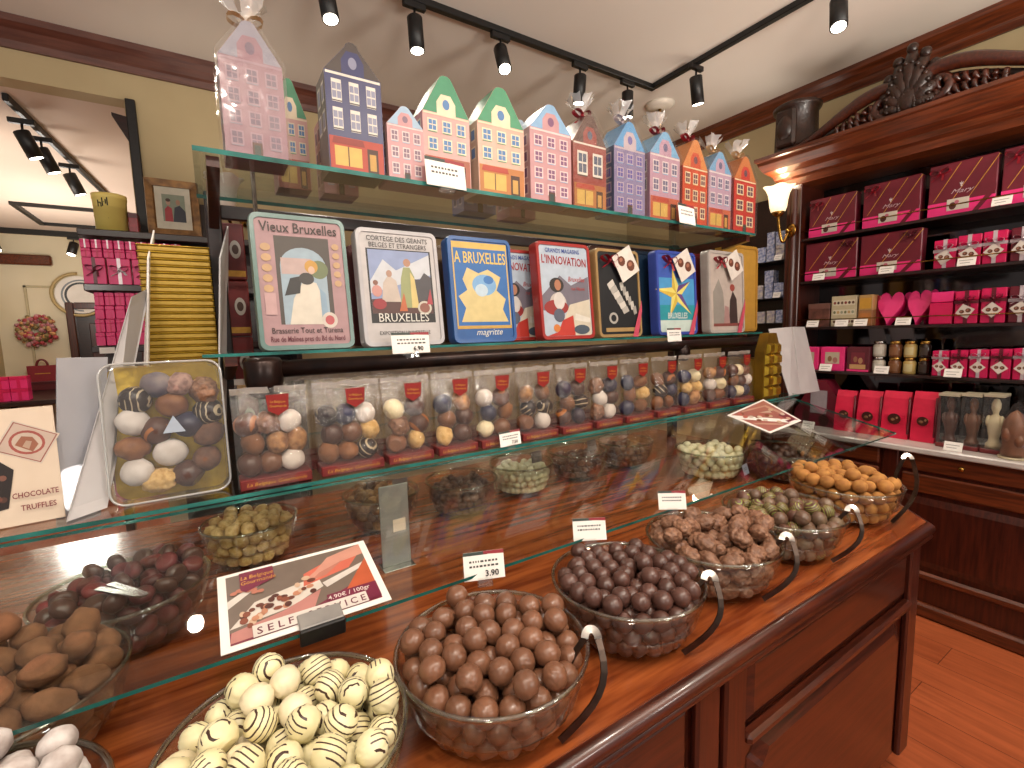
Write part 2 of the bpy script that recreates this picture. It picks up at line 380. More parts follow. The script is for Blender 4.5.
# ------------------------------------------------------------------ glass shelves
BZ = 1.18; BY = 1.274       # bag shelf height and front edge
SY, SZ = .82, 1.056         # lower front edge of the sneeze guard
TZ = 1.515; TY = 1.37       # tin shelf
HZ = 2.005; HY = 1.37       # house shelf
def glass_sheet(name, label, pts, th, mface):
    """pane with its green cut edge as a part"""
    e = mface
    n = len(pts); P = [Vector(p) for p in pts]; nn = (P[1]-P[0]).cross(P[2]-P[0]).normalized()
    if nn.z < 0: nn = -nn
    t = thing(name, label, 'shelf', P[0])
    q = MB(); q.add([p-P[0] for p in P]+[p-P[0]-nn*th for p in P], [list(range(n)), list(range(2*n-1, n-1, -1))], e); q.build('pane', t)
    q = MB(); q.add([p-P[0] for p in P]+[p-P[0]-nn*th for p in P], [[i, (i+1) % n, (i+1) % n+n, i+n] for i in range(n)], MEDGE); q.build('cut_edge', t)
    return t
glass_sheet('glass_shelf', 'long clear glass shelf carrying the bags of chocolates', [(-1.3, BY, BZ), (2.62, BY, BZ), (2.62, 1.95, BZ), (-1.3, 1.95, BZ)], .010, MGLASS)
glass_sheet('glass_shelf', 'clear glass shelf carrying the row of rectangular picture tins', [(-.02, TY, TZ), (2.42, TY, TZ), (2.42, 1.8, TZ), (-.02, 1.8, TZ)], .008, MGLASS)
glass_sheet('glass_shelf', 'top clear glass shelf carrying the house shaped tins', [(.0, HY, HZ), (2.33, HY, HZ), (2.33, 1.81, HZ), (.0, 1.81, HZ)], .012, MGLASS)
glass_sheet('sneeze_guard', 'sloping clear glass guard over the back bowls with price cards on its lower edge', [(-1.3, SY, SZ), (2.55, SY, SZ), (2.55, BY-.004, BZ-.012), (-1.3, BY-.004, BZ-.012)], .008, MSLANT)
SL = math.atan2(BZ-.012-SZ, BY-.004-SY)
def on_guard(x, s): return Vector((x, SY+s*math.cos(SL), SZ+s*math.sin(SL)))     # s metres up the slope
def guard_px(px, py):
    r = RW@_r(px, py); nrm = np.array([0, -math.sin(SL), math.cos(SL)]); P0 = np.array([0, SY, SZ])
    return Vector(CAM+r*((P0-CAM)@nrm/(r@nrm)))
# steel plates that hold the sneeze guard
t = thing('guard_bracket', 'upright brushed steel plate behind the self service sign', 'bracket', (.395, BY-.018, CT))
q = MB(); q.box(-.041, .041, -.002, .002, .003, BZ-CT-.045, mat('brushed_plate', 'a9aaa4', '9c9d98', rough=.45, metal=.7, scale=20), .001); q.build('plate', t)
q = MB(); q.box(-.045, .045, -.03, .03, 0, .003, MSTEEL, .001); q.build('foot', t); q = MB(); q.box(-.006, .03, -.0032, -.0021, .10, .135, MCREAM); q.build('sticker', t)
t = thing('guard_bracket', 'grey steel bar under the right end of the sloping guard', 'bracket', (2.13, BY-.01, CT))
a = on_guard(0, .0)-Vector((0, BY-.01, CT)); b = on_guard(0, .45)-Vector((0, BY-.01, CT)); w = .022
q = MB(); q.add([(s*w, a.y, a.z-dz) for s in (-1, 1) for dz in (.010, .016)]+[(s*w, b.y, b.z-dz) for s in (-1, 1) for dz in (.010, .016)], [(0, 1, 3, 2), (4, 6, 7, 5), (0, 2, 6, 4), (1, 5, 7, 3), (0, 4, 5, 1), (2, 3, 7, 6)], MSTEEL); q.build('plate', t)
q = MB(); q.box(-.012, .012, 0.0, .012, 0, BZ-CT-.03, MSTEEL, .002); q.box(-.03, .03, -.02, .03, 0, .004, MSTEEL, .001); q.build('upright', t)

# ------------------------------------------------------------------ frame behind the shelves
t = thing('display_rack', 'dark wooden and bronze rack holding up the glass shelves', 'rack', (0, 0, 0))
for x in (.04, 2.3):
    m = MB(); m.box(x-.022, x+.022, 1.815, 1.86, CT, 2.02, MDK, .004); m.build('post', t)
    for z in (HZ-.012, TZ-.008):
        m = MB(); y0 = 1.39
        m.add([(x+s*.014, y, zz) for s in (-1, 1) for y, zz in ((y0, z), (1.815, z), (1.815, z-.09), (y0, z-.025))], [(0, 1, 2, 3), (7, 6, 5, 4), (0, 4, 5, 1), (1, 5, 6, 2), (2, 6, 7, 3), (3, 7, 4, 0)], MW); m.build('bracket', t)
m = MB(); rx_ = ony(253, 180, 1.56).x; m.tube([(rx_, 1.56, TZ), (rx_, 1.56, HZ+.03)], .006, MSTEEL, 8); m.ball((rx_, 1.56, HZ+.035), .009, MSTEEL); m.build('rod', t)
m = MB(); m.box(.06, 2.28, 1.83, 1.85, 1.94, 1.985, MDK, .004); m.build('cross_rail', t)
t = thing('shelf_rail', 'dark bronze tube with a thick rounded end under the picture tins', 'rail', (0, TY+.0, TZ-.045))
m = MB(); m.tube([(.14, 0, 0), (2.5, 0, 0)], .023, MBRZ, 14); m.ball((2.5, 0, 0), (.02, .023, .023), MBRZ); m.build('tube', t)
m = MB(); m.lathe([(0, -.075), (.02, -.074), (.04, -.06), (.046, -.03), (.046, .02), (.038, .031), (0, .034)], MBRZ, 24, (.11, 0, 0)); m.build('end_knob', t)
m = MB(); m.lathe([(0, -.05), (.022, -.048), (.034, -.03), (.034, .0), (.024, .02), (0, .024)], MBRZ, 20, (1.78, 0, -.02)); m.build('joint_knob', t)
for x in (.6, 1.3, 2.2):
    m = MB(); m.tube([(x, 0, 0), (x, .44, 0)], .009, MBRZ, 8); m.build('arm', t)

# ------------------------------------------------------------------ chocolates
def choc(kind, r, seed, m):
    """one chocolate as a mesh; kinds differ in outline"""
    rr = random.Random(seed); off = Vector((rr.uniform(-50, 50), rr.uniform(-50, 50), rr.uniform(-50, 50)))
    ax = Vector((rr.gauss(0, 1), rr.gauss(0, 1), rr.gauss(0, .6))).normalized()
    bm = bmesh.new(); bmesh.ops.create_icosphere(bm, subdivisions=4 if kind in ('swirl', 'rocher') else 3, radius=1)
    el = {'swirl': (1, 1, 1), 'rocher': (1.22, .92, .88), 'dust': (1.08, 1, .92), 'nut': (1.12, .9, .85), 'log': (1.2, .92, .85), 'plain': (1, 1, .97), 'cone': (1, 1, .8), 'pebble': (1.05, .95, .9)}[kind]
    el = [e*rr.uniform(.93, 1.05) for e in el]
    for v in bm.verts:
        n = v.co.normalized(); g = 1
        if kind == 'swirl':
            d = n.dot(ax)+.08*noise.noise(n*1.7+off); mask = max(.12, noise.noise(n*1.3+off*1.3)+.45)
            g = 1+.045*mask*math.sin(36*d)+.02*noise.noise(n*2.2+off)
        elif kind == 'rocher': g = 1+.2*noise.noise(n*2.1+off)+.11*noise.noise(n*5.5+off)+.05*noise.noise(n*11+off)
        elif kind == 'dust': g = 1+.07*noise.noise(n*1.8+off)+.02*noise.noise(n*7+off)
        elif kind in ('nut', 'pebble'): g = 1+.14*noise.noise(n*1.9+off)+.06*noise.noise(n*5+off)
        elif kind == 'log': g = 1+.2*noise.noise(n*1.6+off)+.05*noise.noise(n*5+off)
        elif kind == 'plain': g = 1+.03*noise.noise(n*2+off)
        elif kind == 'cone': g = 1+.03*noise.noise(n*2+off)
        v.co = Vector((n.x*el[0], n.y*el[1], n.z*el[2]))*g*r
        if kind in ('swirl', 'plain'):                       # the flat foot a dipped truffle dries on
            if v.co.z < -.8*r: v.co.z = -.8*r-.06*(v.co.z+.8*r); v.co.x *= 1.12; v.co.y *= 1.12
        if kind == 'cone':
            if v.co.z > .45*r: v.co.z = .45*r; v.co.x *= .95; v.co.y *= .95
            k = 1-.25*max(0, v.co.z/r); v.co.x *= k; v.co.y *= k
    for f in bm.faces: f.smooth = True
    me = bpy.data.meshes.new('chocolate'); bm.to_mesh(me); bm.free(); me.materials.append(m); return me
def wall_r(z, R): return R*(.66+.28*min(1, max(0, z/.1))**.6)
def pile(n, r, R, h, seed, squash=.97, seat=.014):
    """settle n balls of radius r in a bowl: returns centres"""
    g = np.random.default_rng(seed); a = g.uniform(0, 2*PI, n); q = R*.75*np.sqrt(g.uniform(0, 1, n))
    P = np.stack([q*np.cos(a), q*np.sin(a), seat+r+np.linspace(0, h*2.6, n)], 1)
    I, J = np.triu_indices(n, 1)
    for it in range(260):
        P[:, 2] -= .0035 if it < 200 else .001
        for k in range(2):
            D = P[I]-P[J]; d = np.sqrt((D*D).sum(1))+1e-9; w = np.where(d < 2*r*squash)[0]
            if len(w):
                c = (D[w]/d[w][:, None])*((2*r*squash-d[w])*.5)[:, None]*.8
                np.add.at(P, I[w], c); np.add.at(P, J[w], -c)
            P[:, 2] = np.maximum(P[:, 2], seat+r)
            rho = np.sqrt(P[:, 0]**2+P[:, 1]**2)+1e-9; zz = P[:, 2]
            lim = np.where(zz < h+.25*r, R*(.66+.28*np.clip(zz/.1, 0, 1)**.6)-r*1.0, R*.94-r*.9)
            over = rho > lim
            s = np.where(over, lim/rho, 1); P[:, 0] *= s; P[:, 1] *= s
    # leave out what is buried in the middle
    keep = []
    for i in range(n):
        rho = math.hypot(P[i, 0], P[i, 1]); D = P-P[i]
        above = ((np.hypot(D[:, 0], D[:, 1]) < r*1.1) & (D[:, 2] > r*.8)).sum()
        if above < 2 or rho > wall_r(P[i, 2], R)-2.3*r: keep.append(i)
    return P[keep]
def bowl(x, y, R, label, z=CT, h=.125):
    t = thing('glass_bowl', label, 'bowl', (x, y, z))
    th = .004
    pr = [(.001, 0), (.60*R, 0), (.66*R, .004), (.78*R, .03), (.845*R, .052), (.88*R, .056), (.885*R, .062), (.93*R, .085), (.975*R, h-.004)]
    inn = [(.975*R-th, h-.004), (.93*R-th, .087), (.875*R-th, .064), (.83*R-th, .054), (.76*R-th, .032), (.63*R-th, .012), (.001, .010)]
    q = MB(); q.lathe(pr+inn, MBOWL, 40, mf=lambda j: MRIM if j in (1, 4, 5) else MBOWL); q.build('bowl_wall', t)
    q = MB(); k = 40; o = .0035
    q.lathe([(.975*R-th-.001, h-.004), (.975*R-th*.5, h), (.975*R+.002, h-.003), (.975*R+.001, h-.008), (.975*R-th-.001, h-.008)], MRIM, k, closed=True); q.build('rim', t)
    return t
MILK = mat('milk_chocolate', '6b4632', '77503a', rough=.34, scale=26, vary=.14, coat=.1)
DARK = mat('dark_chocolate', '4b3028', '553830', rough=.34, scale=26, vary=.16, coat=.08)
ROCH = mat('rocher_chocolate', '6a4632', '8e6850', rough=.5, scale=90, bump=.8, bscale=150, vary=.12)
GREEN = mat('green_striped_chocolate', '4c2d22', '62402f', rough=.38, scale=18, vary=.15, stripe=('8f9a4e', 60, .84, 3))
GREENP = mat('green_truffle_plain', '5f4638', '6f5a44', rough=.38, scale=14, vary=.15)
ORNG = mat('orange_cocoa_dust', 'b07c3c', '986430', rough=.8, scale=40, vary=.1, bump=.2, bscale=120)
IVORY = mat('ivory_chocolate_striped', 'e2dab2', 'd8cd9e', rough=.4, scale=14, vary=.05, stripe=('3a2218', 46, .84, 2.0))
IVORYP = mat('ivory_chocolate', 'e8dcbc', 'dccfa8', rough=.42, scale=14, vary=.06)
SUGAR = mat('icing_sugar', 'd6cfcb', 'a99b95', rough=.9, scale=34, bump=.3, bscale=120, vary=.06)
COCOA = mat('cocoa_powder', '85593c', '6a452c', rough=.9, scale=30, bump=.3, bscale=140, vary=.12)
REDD = mat('red_dusted_chocolate', '6e2a2c', '4a221e', rough=.5, scale=16, vary=.5)
NUTY = mat('nut_crumb', 'e0bc80', 'c49c5c', rough=.8, scale=90, bump=.6, bscale=160, vary=.14)
NUTB = mat('nut_crumb_brown', 'b5885c', '80573a', rough=.75, scale=70, bump=.6, bscale=160, vary=.3)
DCOC = mat('dark_cocoa_nut', '543628', '6d4a38', rough=.75, scale=50, bump=.4, bscale=140, vary=.2)
HAZEL = mat('milk_dark_nut_mix', '5e3828', '7d4d34', rough=.4, scale=20, vary=.35)
ORNP = mat('orange_peel_chocolate', '4a2c22', '5a382c', rough=.5, scale=12, vary=.35, stripe=('a4622a', 9, .92, 6))
TIPW = mat('white_truffle_coating', 'd8d0cc', 'c9c0ba', rough=.8, scale=24, bump=.3, bscale=90)
BLUEB = mat('blue_foil_chocolate', '30324c', '3a2e3c', rough=.4, scale=9)
CARAM = mat('caramel_chocolate', '8a5a33', '74452a', rough=.6, scale=30, bump=.3, bscale=100)
NAVY = mat('striped_dark_chocolate', '241a1c', '30211e', rough=.35, scale=16, stripe=('b8a98e', 26, .88, 4))
def fill(cx, cy, R, n, r, kind, ms, name, label, cat, group, seed, bz=CT, h=.115, nv=4):
    meshes = []
    for i in range(nv): meshes.append(choc(kind, r*.97, seed*31+i, ms[i % len(ms)]))
    rr = random.Random(seed)
    for x, y, z in pile(n, r, R*.97, h, seed):
        o = bpy.data.objects.new(name, meshes[rr.randrange(nv)]); COL.objects.link(o)
        o.location = (cx+x, cy+y, bz+z)
        if kind in ('swirl', 'plain', 'cone'): o.rotation_euler = (rr.gauss(0, .75), rr.gauss(0, .75), rr.uniform(0, 6.28))
        else: o.rotation_euler = (rr.uniform(-.6, .6), rr.uniform(-.6, .6), rr.uniform(0, 6.28))
        tag(o, label, cat, group)
ROWY = .69
B = [  # x, y, R, n, r, kind, materials, name, chocolate label, bowl label, seed
 (-.30, .69, .162, 150, .0225, 'pebble', [SUGAR], 'sugar_truffle', 'white icing sugar dusted truffle in the bowl at the bottom left corner', 'clear glass bowl of white sugar dusted truffles at the bottom left', 'sugar dusted truffles'),
 (.045, .66, .162, 132, .0225, 'swirl', [IVORY, IVORY, IVORY, IVORYP], 'striped_truffle', 'ivory white chocolate truffle with dark stripes in the front bowl', 'clear glass bowl of ivory striped truffles below the self service sign', 'ivory striped truffles'),
 (.365, .66, .168, 165, .0215, 'swirl', [MILK], 'milk_truffle', 'round glossy milk chocolate truffle in the front bowl', 'clear glass bowl heaped with round milk chocolate truffles', 'milk chocolate truffles'),
 (.715, .685, .165, 205, .0195, 'swirl', [DARK], 'dark_truffle', 'round dark chocolate truffle in the front bowl beside the milk chocolate truffles', 'clear glass bowl heaped with round dark chocolate truffles', 'dark chocolate truffles'),
 (1.035, .70, .165, 120, .0235, 'rocher', [ROCH], 'crunchy_rocher', 'knobbly milk chocolate nut cluster in the third bowl from the counter end', 'clear glass bowl heaped with knobbly nut clusters', 'knobbly nut clusters'),
 (1.36, .695, .165, 170, .0205, 'swirl', [GREEN, GREENP, GREEN, GREENP, GREENP], 'green_drizzle_truffle', 'dark truffle with green drizzle in the second bowl from the counter end', 'clear glass bowl of dark truffles with green drizzle', 'green drizzled truffles'),
 (1.765, .705, .168, 165, .022, 'dust', [ORNG], 'orange_dusted_truffle', 'ochre orange dusted almond truffle in the bowl at the counter end', 'clear glass bowl of orange dusted truffles at the counter corner', 'orange dusted truffles'),
 (-.315, 1.0, .16, 100, .0265, 'log', [COCOA], 'cocoa_truffle', 'brown cocoa dusted truffle lump in the left bowl under the sloping glass', 'clear glass bowl of cocoa dusted truffles at far left under the sloping glass', 'cocoa dusted truffles'),
 (-.20, 1.285, .16, 135, .0225, 'cone', [REDD, DARK], 'red_dusted_praline', 'flat topped dark praline dusted with red in the bowl behind the cocoa truffles', 'clear glass bowl of red dusted pralines behind the cocoa truffles', 'red dusted pralines'),
 (.055, 1.55, .13, 115, .0195, 'nut', [NUTY], 'crumb_truffle', 'pale golden crumb coated truffle in the back bowl left of the steel bracket', 'clear glass bowl of pale crumb coated truffles left of the steel bracket', 'crumb coated truffles'),
 (.45, 1.56, .13, 105, .0195, 'nut', [NUTB, NUTB, DCOC], 'nutty_truffle', 'brown nut crumb truffle in the first back bowl right of the steel bracket', 'clear glass bowl of brown nut crumb truffles right of the steel bracket', 'nut crumb truffles'),
 (.735, 1.52, .135, 190, .0155, 'nut', [DCOC], 'dark_cocoa_almond', 'small dark cocoa almond in the second back bowl right of the steel bracket', 'clear glass bowl of small dark cocoa almonds in the back row', 'dark cocoa almonds'),
 (1.03, 1.57, .135, 190, .0155, 'pebble', [IVORYP], 'white_chocolate_drop', 'small ivory white chocolate ball in the back row bowl right of the dark almonds', 'clear glass bowl of small white chocolate balls in the back row', 'small white chocolate balls'),
 (1.335, 1.58, .135, 140, .0165, 'cone', [HAZEL], 'coffee_bean_praline', 'small brown praline in the back row bowl right of the white chocolate balls', 'clear glass bowl of small brown pralines in the middle of the back row', 'small brown pralines'),
 (1.635, 1.58, .135, 140, .0165, 'nut', [HAZEL, CARAM], 'glazed_hazelnut', 'glazed brown hazelnut in the fifth back row bowl', 'clear glass bowl of glazed brown hazelnuts in the back row', 'glazed hazelnuts'),
 (1.80, 1.235, .15, 165, .0185, 'swirl', [IVORYP], 'cream_truffle', 'round cream coloured truffle in the bowl behind the green drizzled truffles', 'clear glass bowl of round cream truffles behind the green drizzled ones', 'round cream truffles'),
 (2.03, 1.02, .155, 150, .0185, 'swirl', [ORNP, DARK], 'orange_peel_truffle', 'dark chocolate truffle with orange peel in the bowl behind the orange dusted truffles', 'clear glass bowl of dark orange peel truffles behind the orange dusted ones', 'dark orange peel truffles'),
]
for k, (x, y, R, n, r, kind, ms, nm, lab, blab, grp) in enumerate(B):
    bowl(x, y, R, blab)
    fill(x, y, R, n, r, kind, ms, nm, lab, 'chocolate', grp, k+3)

# ------------------------------------------------------------------ tongs
def tongs(name, label, tip, top, spread, wd=(1, 0, 0), name2=None):
    """steel strap folded over at the top: two arms ending in flattened tips"""
    tip = Vector(tip); top = Vector(top); ax = (top-tip); Ln = ax.length; ax.normalize(); w = Vector(spread)
    w = (w-ax*w.dot(ax)); wl = w.length; w.normalize()
    t = thing(name, label, 'tongs', tip)
    for s in (-1, 1):
        pts = []
        for i in range(9):
            f = i/8; d = wl*(.5*(1-f)+.13*math.sin(PI*min(1, f*1.0))*.6+.11)
            pts.append(ax*(f*(Ln-.012))+w*(s*d))
        q = MB(); q.tube(pts, .003, MSTEEL, flat=(.0065, .0013)); q.build('arm', t)
    q = MB(); d = wl*.11
    q.tube([ax*(Ln-.012)+w*(d*math.cos(a))+ax*(d*math.sin(a)) for a in [PI*i/10 for i in range(11)]], .003, MSTEEL, flat=(.0068, .0016)); q.build('hinge_bend', t)
    return t
def bowl_tongs(bx, by, R, label, ang=-.62, back=.62, rise=.02):
    """tongs straddling a bowl rim: one arm inside, one outside, folded end up"""
    T = Vector((bx+R*math.cos(ang), by+R*math.sin(ang), CT+.125+rise)); t = thing('serving_tongs', label, 'tongs', T)
    tg = Vector((math.sin(ang), -math.cos(ang), 0)); rd = Vector((math.cos(ang), math.sin(ang), 0))
    for s, rr_, zz in ((-1, R-.03, CT+.075), (1, R*.80, CT+.012)):
        a2 = ang-back*(.8 if s < 0 else 1); E_ = Vector((bx+rr_*math.cos(a2), by+rr_*math.sin(a2), zz))-T; pts = []
        for i in range(10):
            f = i/9; pts.append(rd*(s*.011*(1-f))+E_*f+rd*(s*(.012 if s < 0 else .034)*math.sin(PI*f)))
        q = MB(); q.tube(pts, .003, MTONG, flat=(.0058, .0012)); q.build('arm', t)
    d = (Vector((0, 0, 1))-tg*.9).normalized()*.013
    q = MB(); q.tube([rd*(.011*math.cos(PI*i/10))+Vector((0, 0, .012))*math.sin(PI*i/10)-tg*.008*math.sin(PI*i/10) for i in range(11)], .003, MSTEEL, flat=(.0062, .0015)); q.build('hinge_bend', t)
bowl_tongs(.365, .66, .168, 'steel tongs hooked over the rim of the milk chocolate truffle bowl', -0.68, 0.55, .012)
bowl_tongs(.715, .685, .165, 'steel tongs hooked over the rim of the dark truffle bowl', -0.92, 0.5, .012)
bowl_tongs(1.035, .70, .165, 'steel tongs hooked over the rim of the nut cluster bowl', -1.02, 0.5, .012)
bowl_tongs(1.36, .695, .165, 'steel tongs hooked over the rim of the green drizzled truffle bowl', -1.08, 0.45, .012)
bowl_tongs(1.765, .705, .168, 'tall narrow steel tongs at the counter corner beside the orange dusted truffles', -1.0, 0.4, .085)
tongs('serving_tongs', 'steel tongs lying in the bowl of red dusted pralines', (-.22, 1.2, CT+.165), (-.14, 1.08, CT+.175), (.02, 0, 0))
tongs('serving_tongs', 'steel tongs lying in the bowl of dark orange peel truffles', (1.97, 1.02, CT+.165), (1.885, 1.11, CT+.168), (.03, 0, 0))

# ------------------------------------------------------------------ house shaped tins on the top shelf
def house(label, px0, px1, ytop, wall, roof, y=1.40, d=.11, style='plain', wrap=None, group='house shaped tins on the top shelf', trim='efe6da', pane='5d6f94', shop=None, sh=.74, tw=.30, rows=3, cols=3, side=None, cx=None, w=None, h=None, rz=0, ribbon=None):
    if w is None:
        a = ony(px0, 150, y); b = ony(px1, 150, y); cx = (a.x+b.x)/2; w = b.x-a.x
    if h is None: h = ony((px0+px1)/2, ytop, y).z-HZ
    t = thing('house_tin', label, 'decorative tin', (cx, y, HZ+.0005), rz, group)
    tw *= w; S = sh*h
    top = [(tw/2, h*.955), (tw*.36, h*.985), (tw*.15, h), (-tw*.15, h), (-tw*.36, h*.985), (-tw/2, h*.955)]
    out = [(-w/2, 0), (w/2, 0), (w/2, S)]+top+[(-w/2, S)]
    q = MB(); mw = flat(wall, .35); mr = flat(roof, .35); ms = flat(side or wall, .35)
    q.prism(out, 0, d, mw, ms, mw, sidemat=lambda i: mr if 2 <= i <= 8 else ms); q.build('body', t)
    A = Art(-.0006)
    if style != 'plain' or roof != wall:                          # printed roof gable
        A.p([(w/2*.985, S)]+[(x*.985, z*.998) for x, z in top]+[(-w/2*.985, S)], roof)
        A.p([(w*.2, S*.98), (w*.2, S+.10*h), (w*.1, S+.17*h), (-w*.1, S+.17*h), (-w*.2, S+.10*h), (-w*.2, S*.98)], trim if style == 'gable' else wall)
        A.e(0, S+.085*h, w*.075, h*.045, pane)
    else: A.e(0, S+.12*h, w*.09, h*.04, pane)
    A.r(-w/2*.97, w/2*.97, S*.965, S*.99, trim)
    z0 = (.30 if shop else .06)*h; rh = (S*.95-z0)/rows; cw = w*.92/cols
    for r in range(rows):
        for c in range(cols):
            x = -w*.46+cw*(c+.5); z = z0+rh*(r+.5); ww, hh = cw*.33, rh*.34
            if style == 'twist': ww, hh = cw*.28, rh*.40
            A.r(x-ww, x+ww, z-hh, z+hh, trim, up=(r == 0 and c == 0))
    k0 = A.k
    for r in range(rows):
        for c in range(cols):
            x = -w*.46+cw*(c+.5); z = z0+rh*(r+.5); ww, hh = cw*.25, rh*.27
            pc = pane if (r+c) % 3 else (shop or pane)
            A.k = k0+1; A.r(x-ww, x+ww, z-hh, z+hh, pane, False)
            A.k = k0+2; A.r(x-ww*.08, x+ww*.08, z-hh, z+hh, trim, False); A.r(x-ww, x+ww, z-hh*.08, z+hh*.12, trim, False)
            A.k = k0+1; A.r(x-ww*1.2, x+ww*1.2, z-hh*1.42, z-hh*1.25, roof, False)
    A.k = k0+2
    if shop:
        A.r(-w*.48, w*.48, .0, .27*h, shop); A.r(-w*.40, w*.08, .05*h, .20*h, 'd9b25a'); A.r(w*.18, w*.38, .01*h, .21*h, '4a2a1c')
        A.r(-w*.17, -w*.15, .05*h, .20*h, '5a3320'); A.r(w*.22, w*.34, .04*h, .17*h, 'c99a4a')
        A.p([(-w*.44, .215*h), (w*.14, .215*h), (w*.11, .265*h), (-w*.41, .265*h)], 'b8442e' if shop != 'b8442e' else '8f2f22')
    else:
        A.r(-w*.08, w*.08, 0, .12*h, '5a3326'); A.r(-w*.05, w*.05, .01*h, .10*h, '31403a')
    A.build('printed_facade', t, recalc=False)
    # printed windows on the left side wall
    q = MB(); ms2 = flat(pane); mt = flat(trim)
    for r in range(rows):
        for c in (0, 1):
            yy = d*(.28+.44*c); z = z0+rh*(r+.5)
            for e, mm, kx in ((1.35, mt, .0006), (1, ms2, .0011)):
                ex, ez = d*.11*e, rh*.27*e
                q.add([(-w/2-kx, yy+ex, z-ez), (-w/2-kx, yy-ex, z-ez), (-w/2-kx, yy-ex, z+ez), (-w/2-kx, yy+ex, z+ez)], [(0, 1, 2, 3)], mm)
    q.build('printed_side', t, recalc=False)
    if wrap:
        g = .007; o2 = [(-w/2-g, .001), (w/2+g, .001), (w/2+g, S+g)]+[(x*1.1, z+g) for x, z in top]+[(-w/2-g, S+g)]
        q = MB(); q.prism(o2, -g, d+g, MFILM); q.build('cellophane_wrap', t)
        tuft(t, (0, d/2, h+.008), .03 if h > .42 else .07, rnd.randrange(999))
        bow(t, (0, d/2-.01, h+.012), .044, {'red': MRED, 'gold': flat('d9b184', .3), 'silver': MSILVERR}[wrap], rnd.randrange(99))
    return t
def tuft(parent, c, s, seed):
    """gathered ends of the cellophane: a crumpled fan"""
    rr = random.Random(seed); q = MB()
    for k in range(7):
        a = 2*PI*k/7+rr.uniform(-.3, .3); n = 4; vs = []
        for i in range(n+1):
            f = i/n; wd = s*(.12+.5*f)
            for j in (-1, 0, 1):
                x = f*s*.75*math.cos(a)-j*wd*.5*math.sin(a)+rr.uniform(-1, 1)*s*.1*f
                y = f*s*.75*math.sin(a)+j*wd*.5*math.cos(a)+rr.uniform(-1, 1)*s*.1*f
                vs.append((c[0]+x, c[1]+y, c[2]+f*s*(.9+.2*rr.random())+abs(j)*s*.1*rr.random()))
        q.add(vs, [(i*3+j, i*3+j+1, i*3+j+4, i*3+j+3) for i in range(n) for j in (0, 1)], MFILMW, True)
    q.build('gathered_film', parent, recalc=False)
MFILMW = glassy('cellophane_gathered', 'f4efe8', .2, .12, haze=.3, crinkle=60)
def loop_pts(c, s, a, tilt, n=10):
    out = []
    for i in range(n+1):
        f = 2*PI*i/n; r = s*(1-math.cos(f))*.5; w_ = s*.32*math.sin(f)
        out.append((c[0]+r*math.cos(a)-w_*math.sin(a)*.5, c[1]-abs(w_)*.35-.001, c[2]+r*math.sin(a)+w_*math.cos(a)))
    return out
def bow(parent, c, s, m, seed=0, tails=True, name='ribbon_bow', wd=.22):
    rr = random.Random(seed); q = MB()
    for a in (.35+rr.uniform(-.2, .2), PI-.35+rr.uniform(-.2, .2)):
        pts = loop_pts(c, s, a, 0); vs = []
        for x, y, z in pts: vs += [(x, y-s*wd, z), (x, y+s*wd, z)]
        q.add(vs, [(2*i, 2*i+1, 2*i+3, 2*i+2) for i in range(len(pts)-1)], m, True)
    q.ball((c[0], c[1]-s*.1, c[2]), s*.16, m, 8, 6)
    if tails:
        for a in (-.9+rr.uniform(-.3, .3), -PI+.9+rr.uniform(-.3, .3)):
            vs = []
            for i in range(5):
                f = i/4; x = c[0]+s*1.1*f*math.cos(a)+.15*s*math.sin(5*f); z = c[2]+s*1.1*f*math.sin(a); vs += [(x-s*.12, c[1]-s*.1*f-.001, z), (x+s*.12, c[1]-s*.16*f-.002, z+s*.05)]
            q.add(vs, [(2*i, 2*i+1, 2*i+3, 2*i+2) for i in range(4)], m, True)
    return q.build(name, parent, recalc=False)
house('tall pale mauve house tin in clear wrap, leftmost on the top shelf', 226, 288, 24, 'a07888', '9a98aa', wrap='gold', trim='b394a2', pane='7d6a80', rows=4, sh=.72, tw=.28, side='b98a9a')
house('dark house tin with a brown gable, navy walls and a red shop front', 329, 384, 45, '3a3b66', '4b403b', style='twist', shop='b8442e', trim='e6dfd2', pane='8f8fa6', rows=2, side='6d635c', sh=.76, tw=.26)
house('small pale pink house tin with light blue top, right of the navy house', 388, 424, 107, 'cf9a9c', 'a9c2d8', trim='ead6d2', pane='8a6f80', side='d3a2a2')
house('green roofed house tin with pink brick front and a price card before it', 424, 470, 77, 'd7a7a0', '4c9670', style='gable', shop='a9614a', trim='f0dfc0', pane='5b86b8', rows=2, sh=.66, tw=.30, side='c98f98')
house('green roofed house tin with yellow ground floor, right of the one with a price card', 478, 524, 88, 'dcae9a', '4f9a72', style='gable', shop='c07a3c', trim='f0e0bd', pane='5b86b8', rows=2, sh=.66, tw=.30, side='d3b59a')
house('pink house tin with a light blue roof, unwrapped, beside the wrapped brown house', 530, 571, 105, 'c9979a', '8db4d6', trim='f0d4d0', pane='84587a', rows=4, side='cf9fa2')
house('wrapped brick brown house tin with a striped awning and a red bow', 573, 606, 115, '9a443c', '5c3b33', wrap='red', shop='b9763a', trim='e9e4da', pane='56607a', rows=1, cols=2, side='a85a50', sh=.70)
house('wrapped purple house tin with yellow windows and a bright blue roof', 614, 645, 122, '8d83ae', '5aa2dc', style='gable', wrap='silver', trim='c9b8c4', pane='6a5fae', rows=4, side='56688f', sh=.72)
house('wrapped lilac pink house tin with a red awning under a red bow', 650, 680, 132, 'c59db4', '79b3e0', wrap='red', shop='c4613c', trim='ece0e2', pane='6f6a90', rows=2, side='b98ca6')
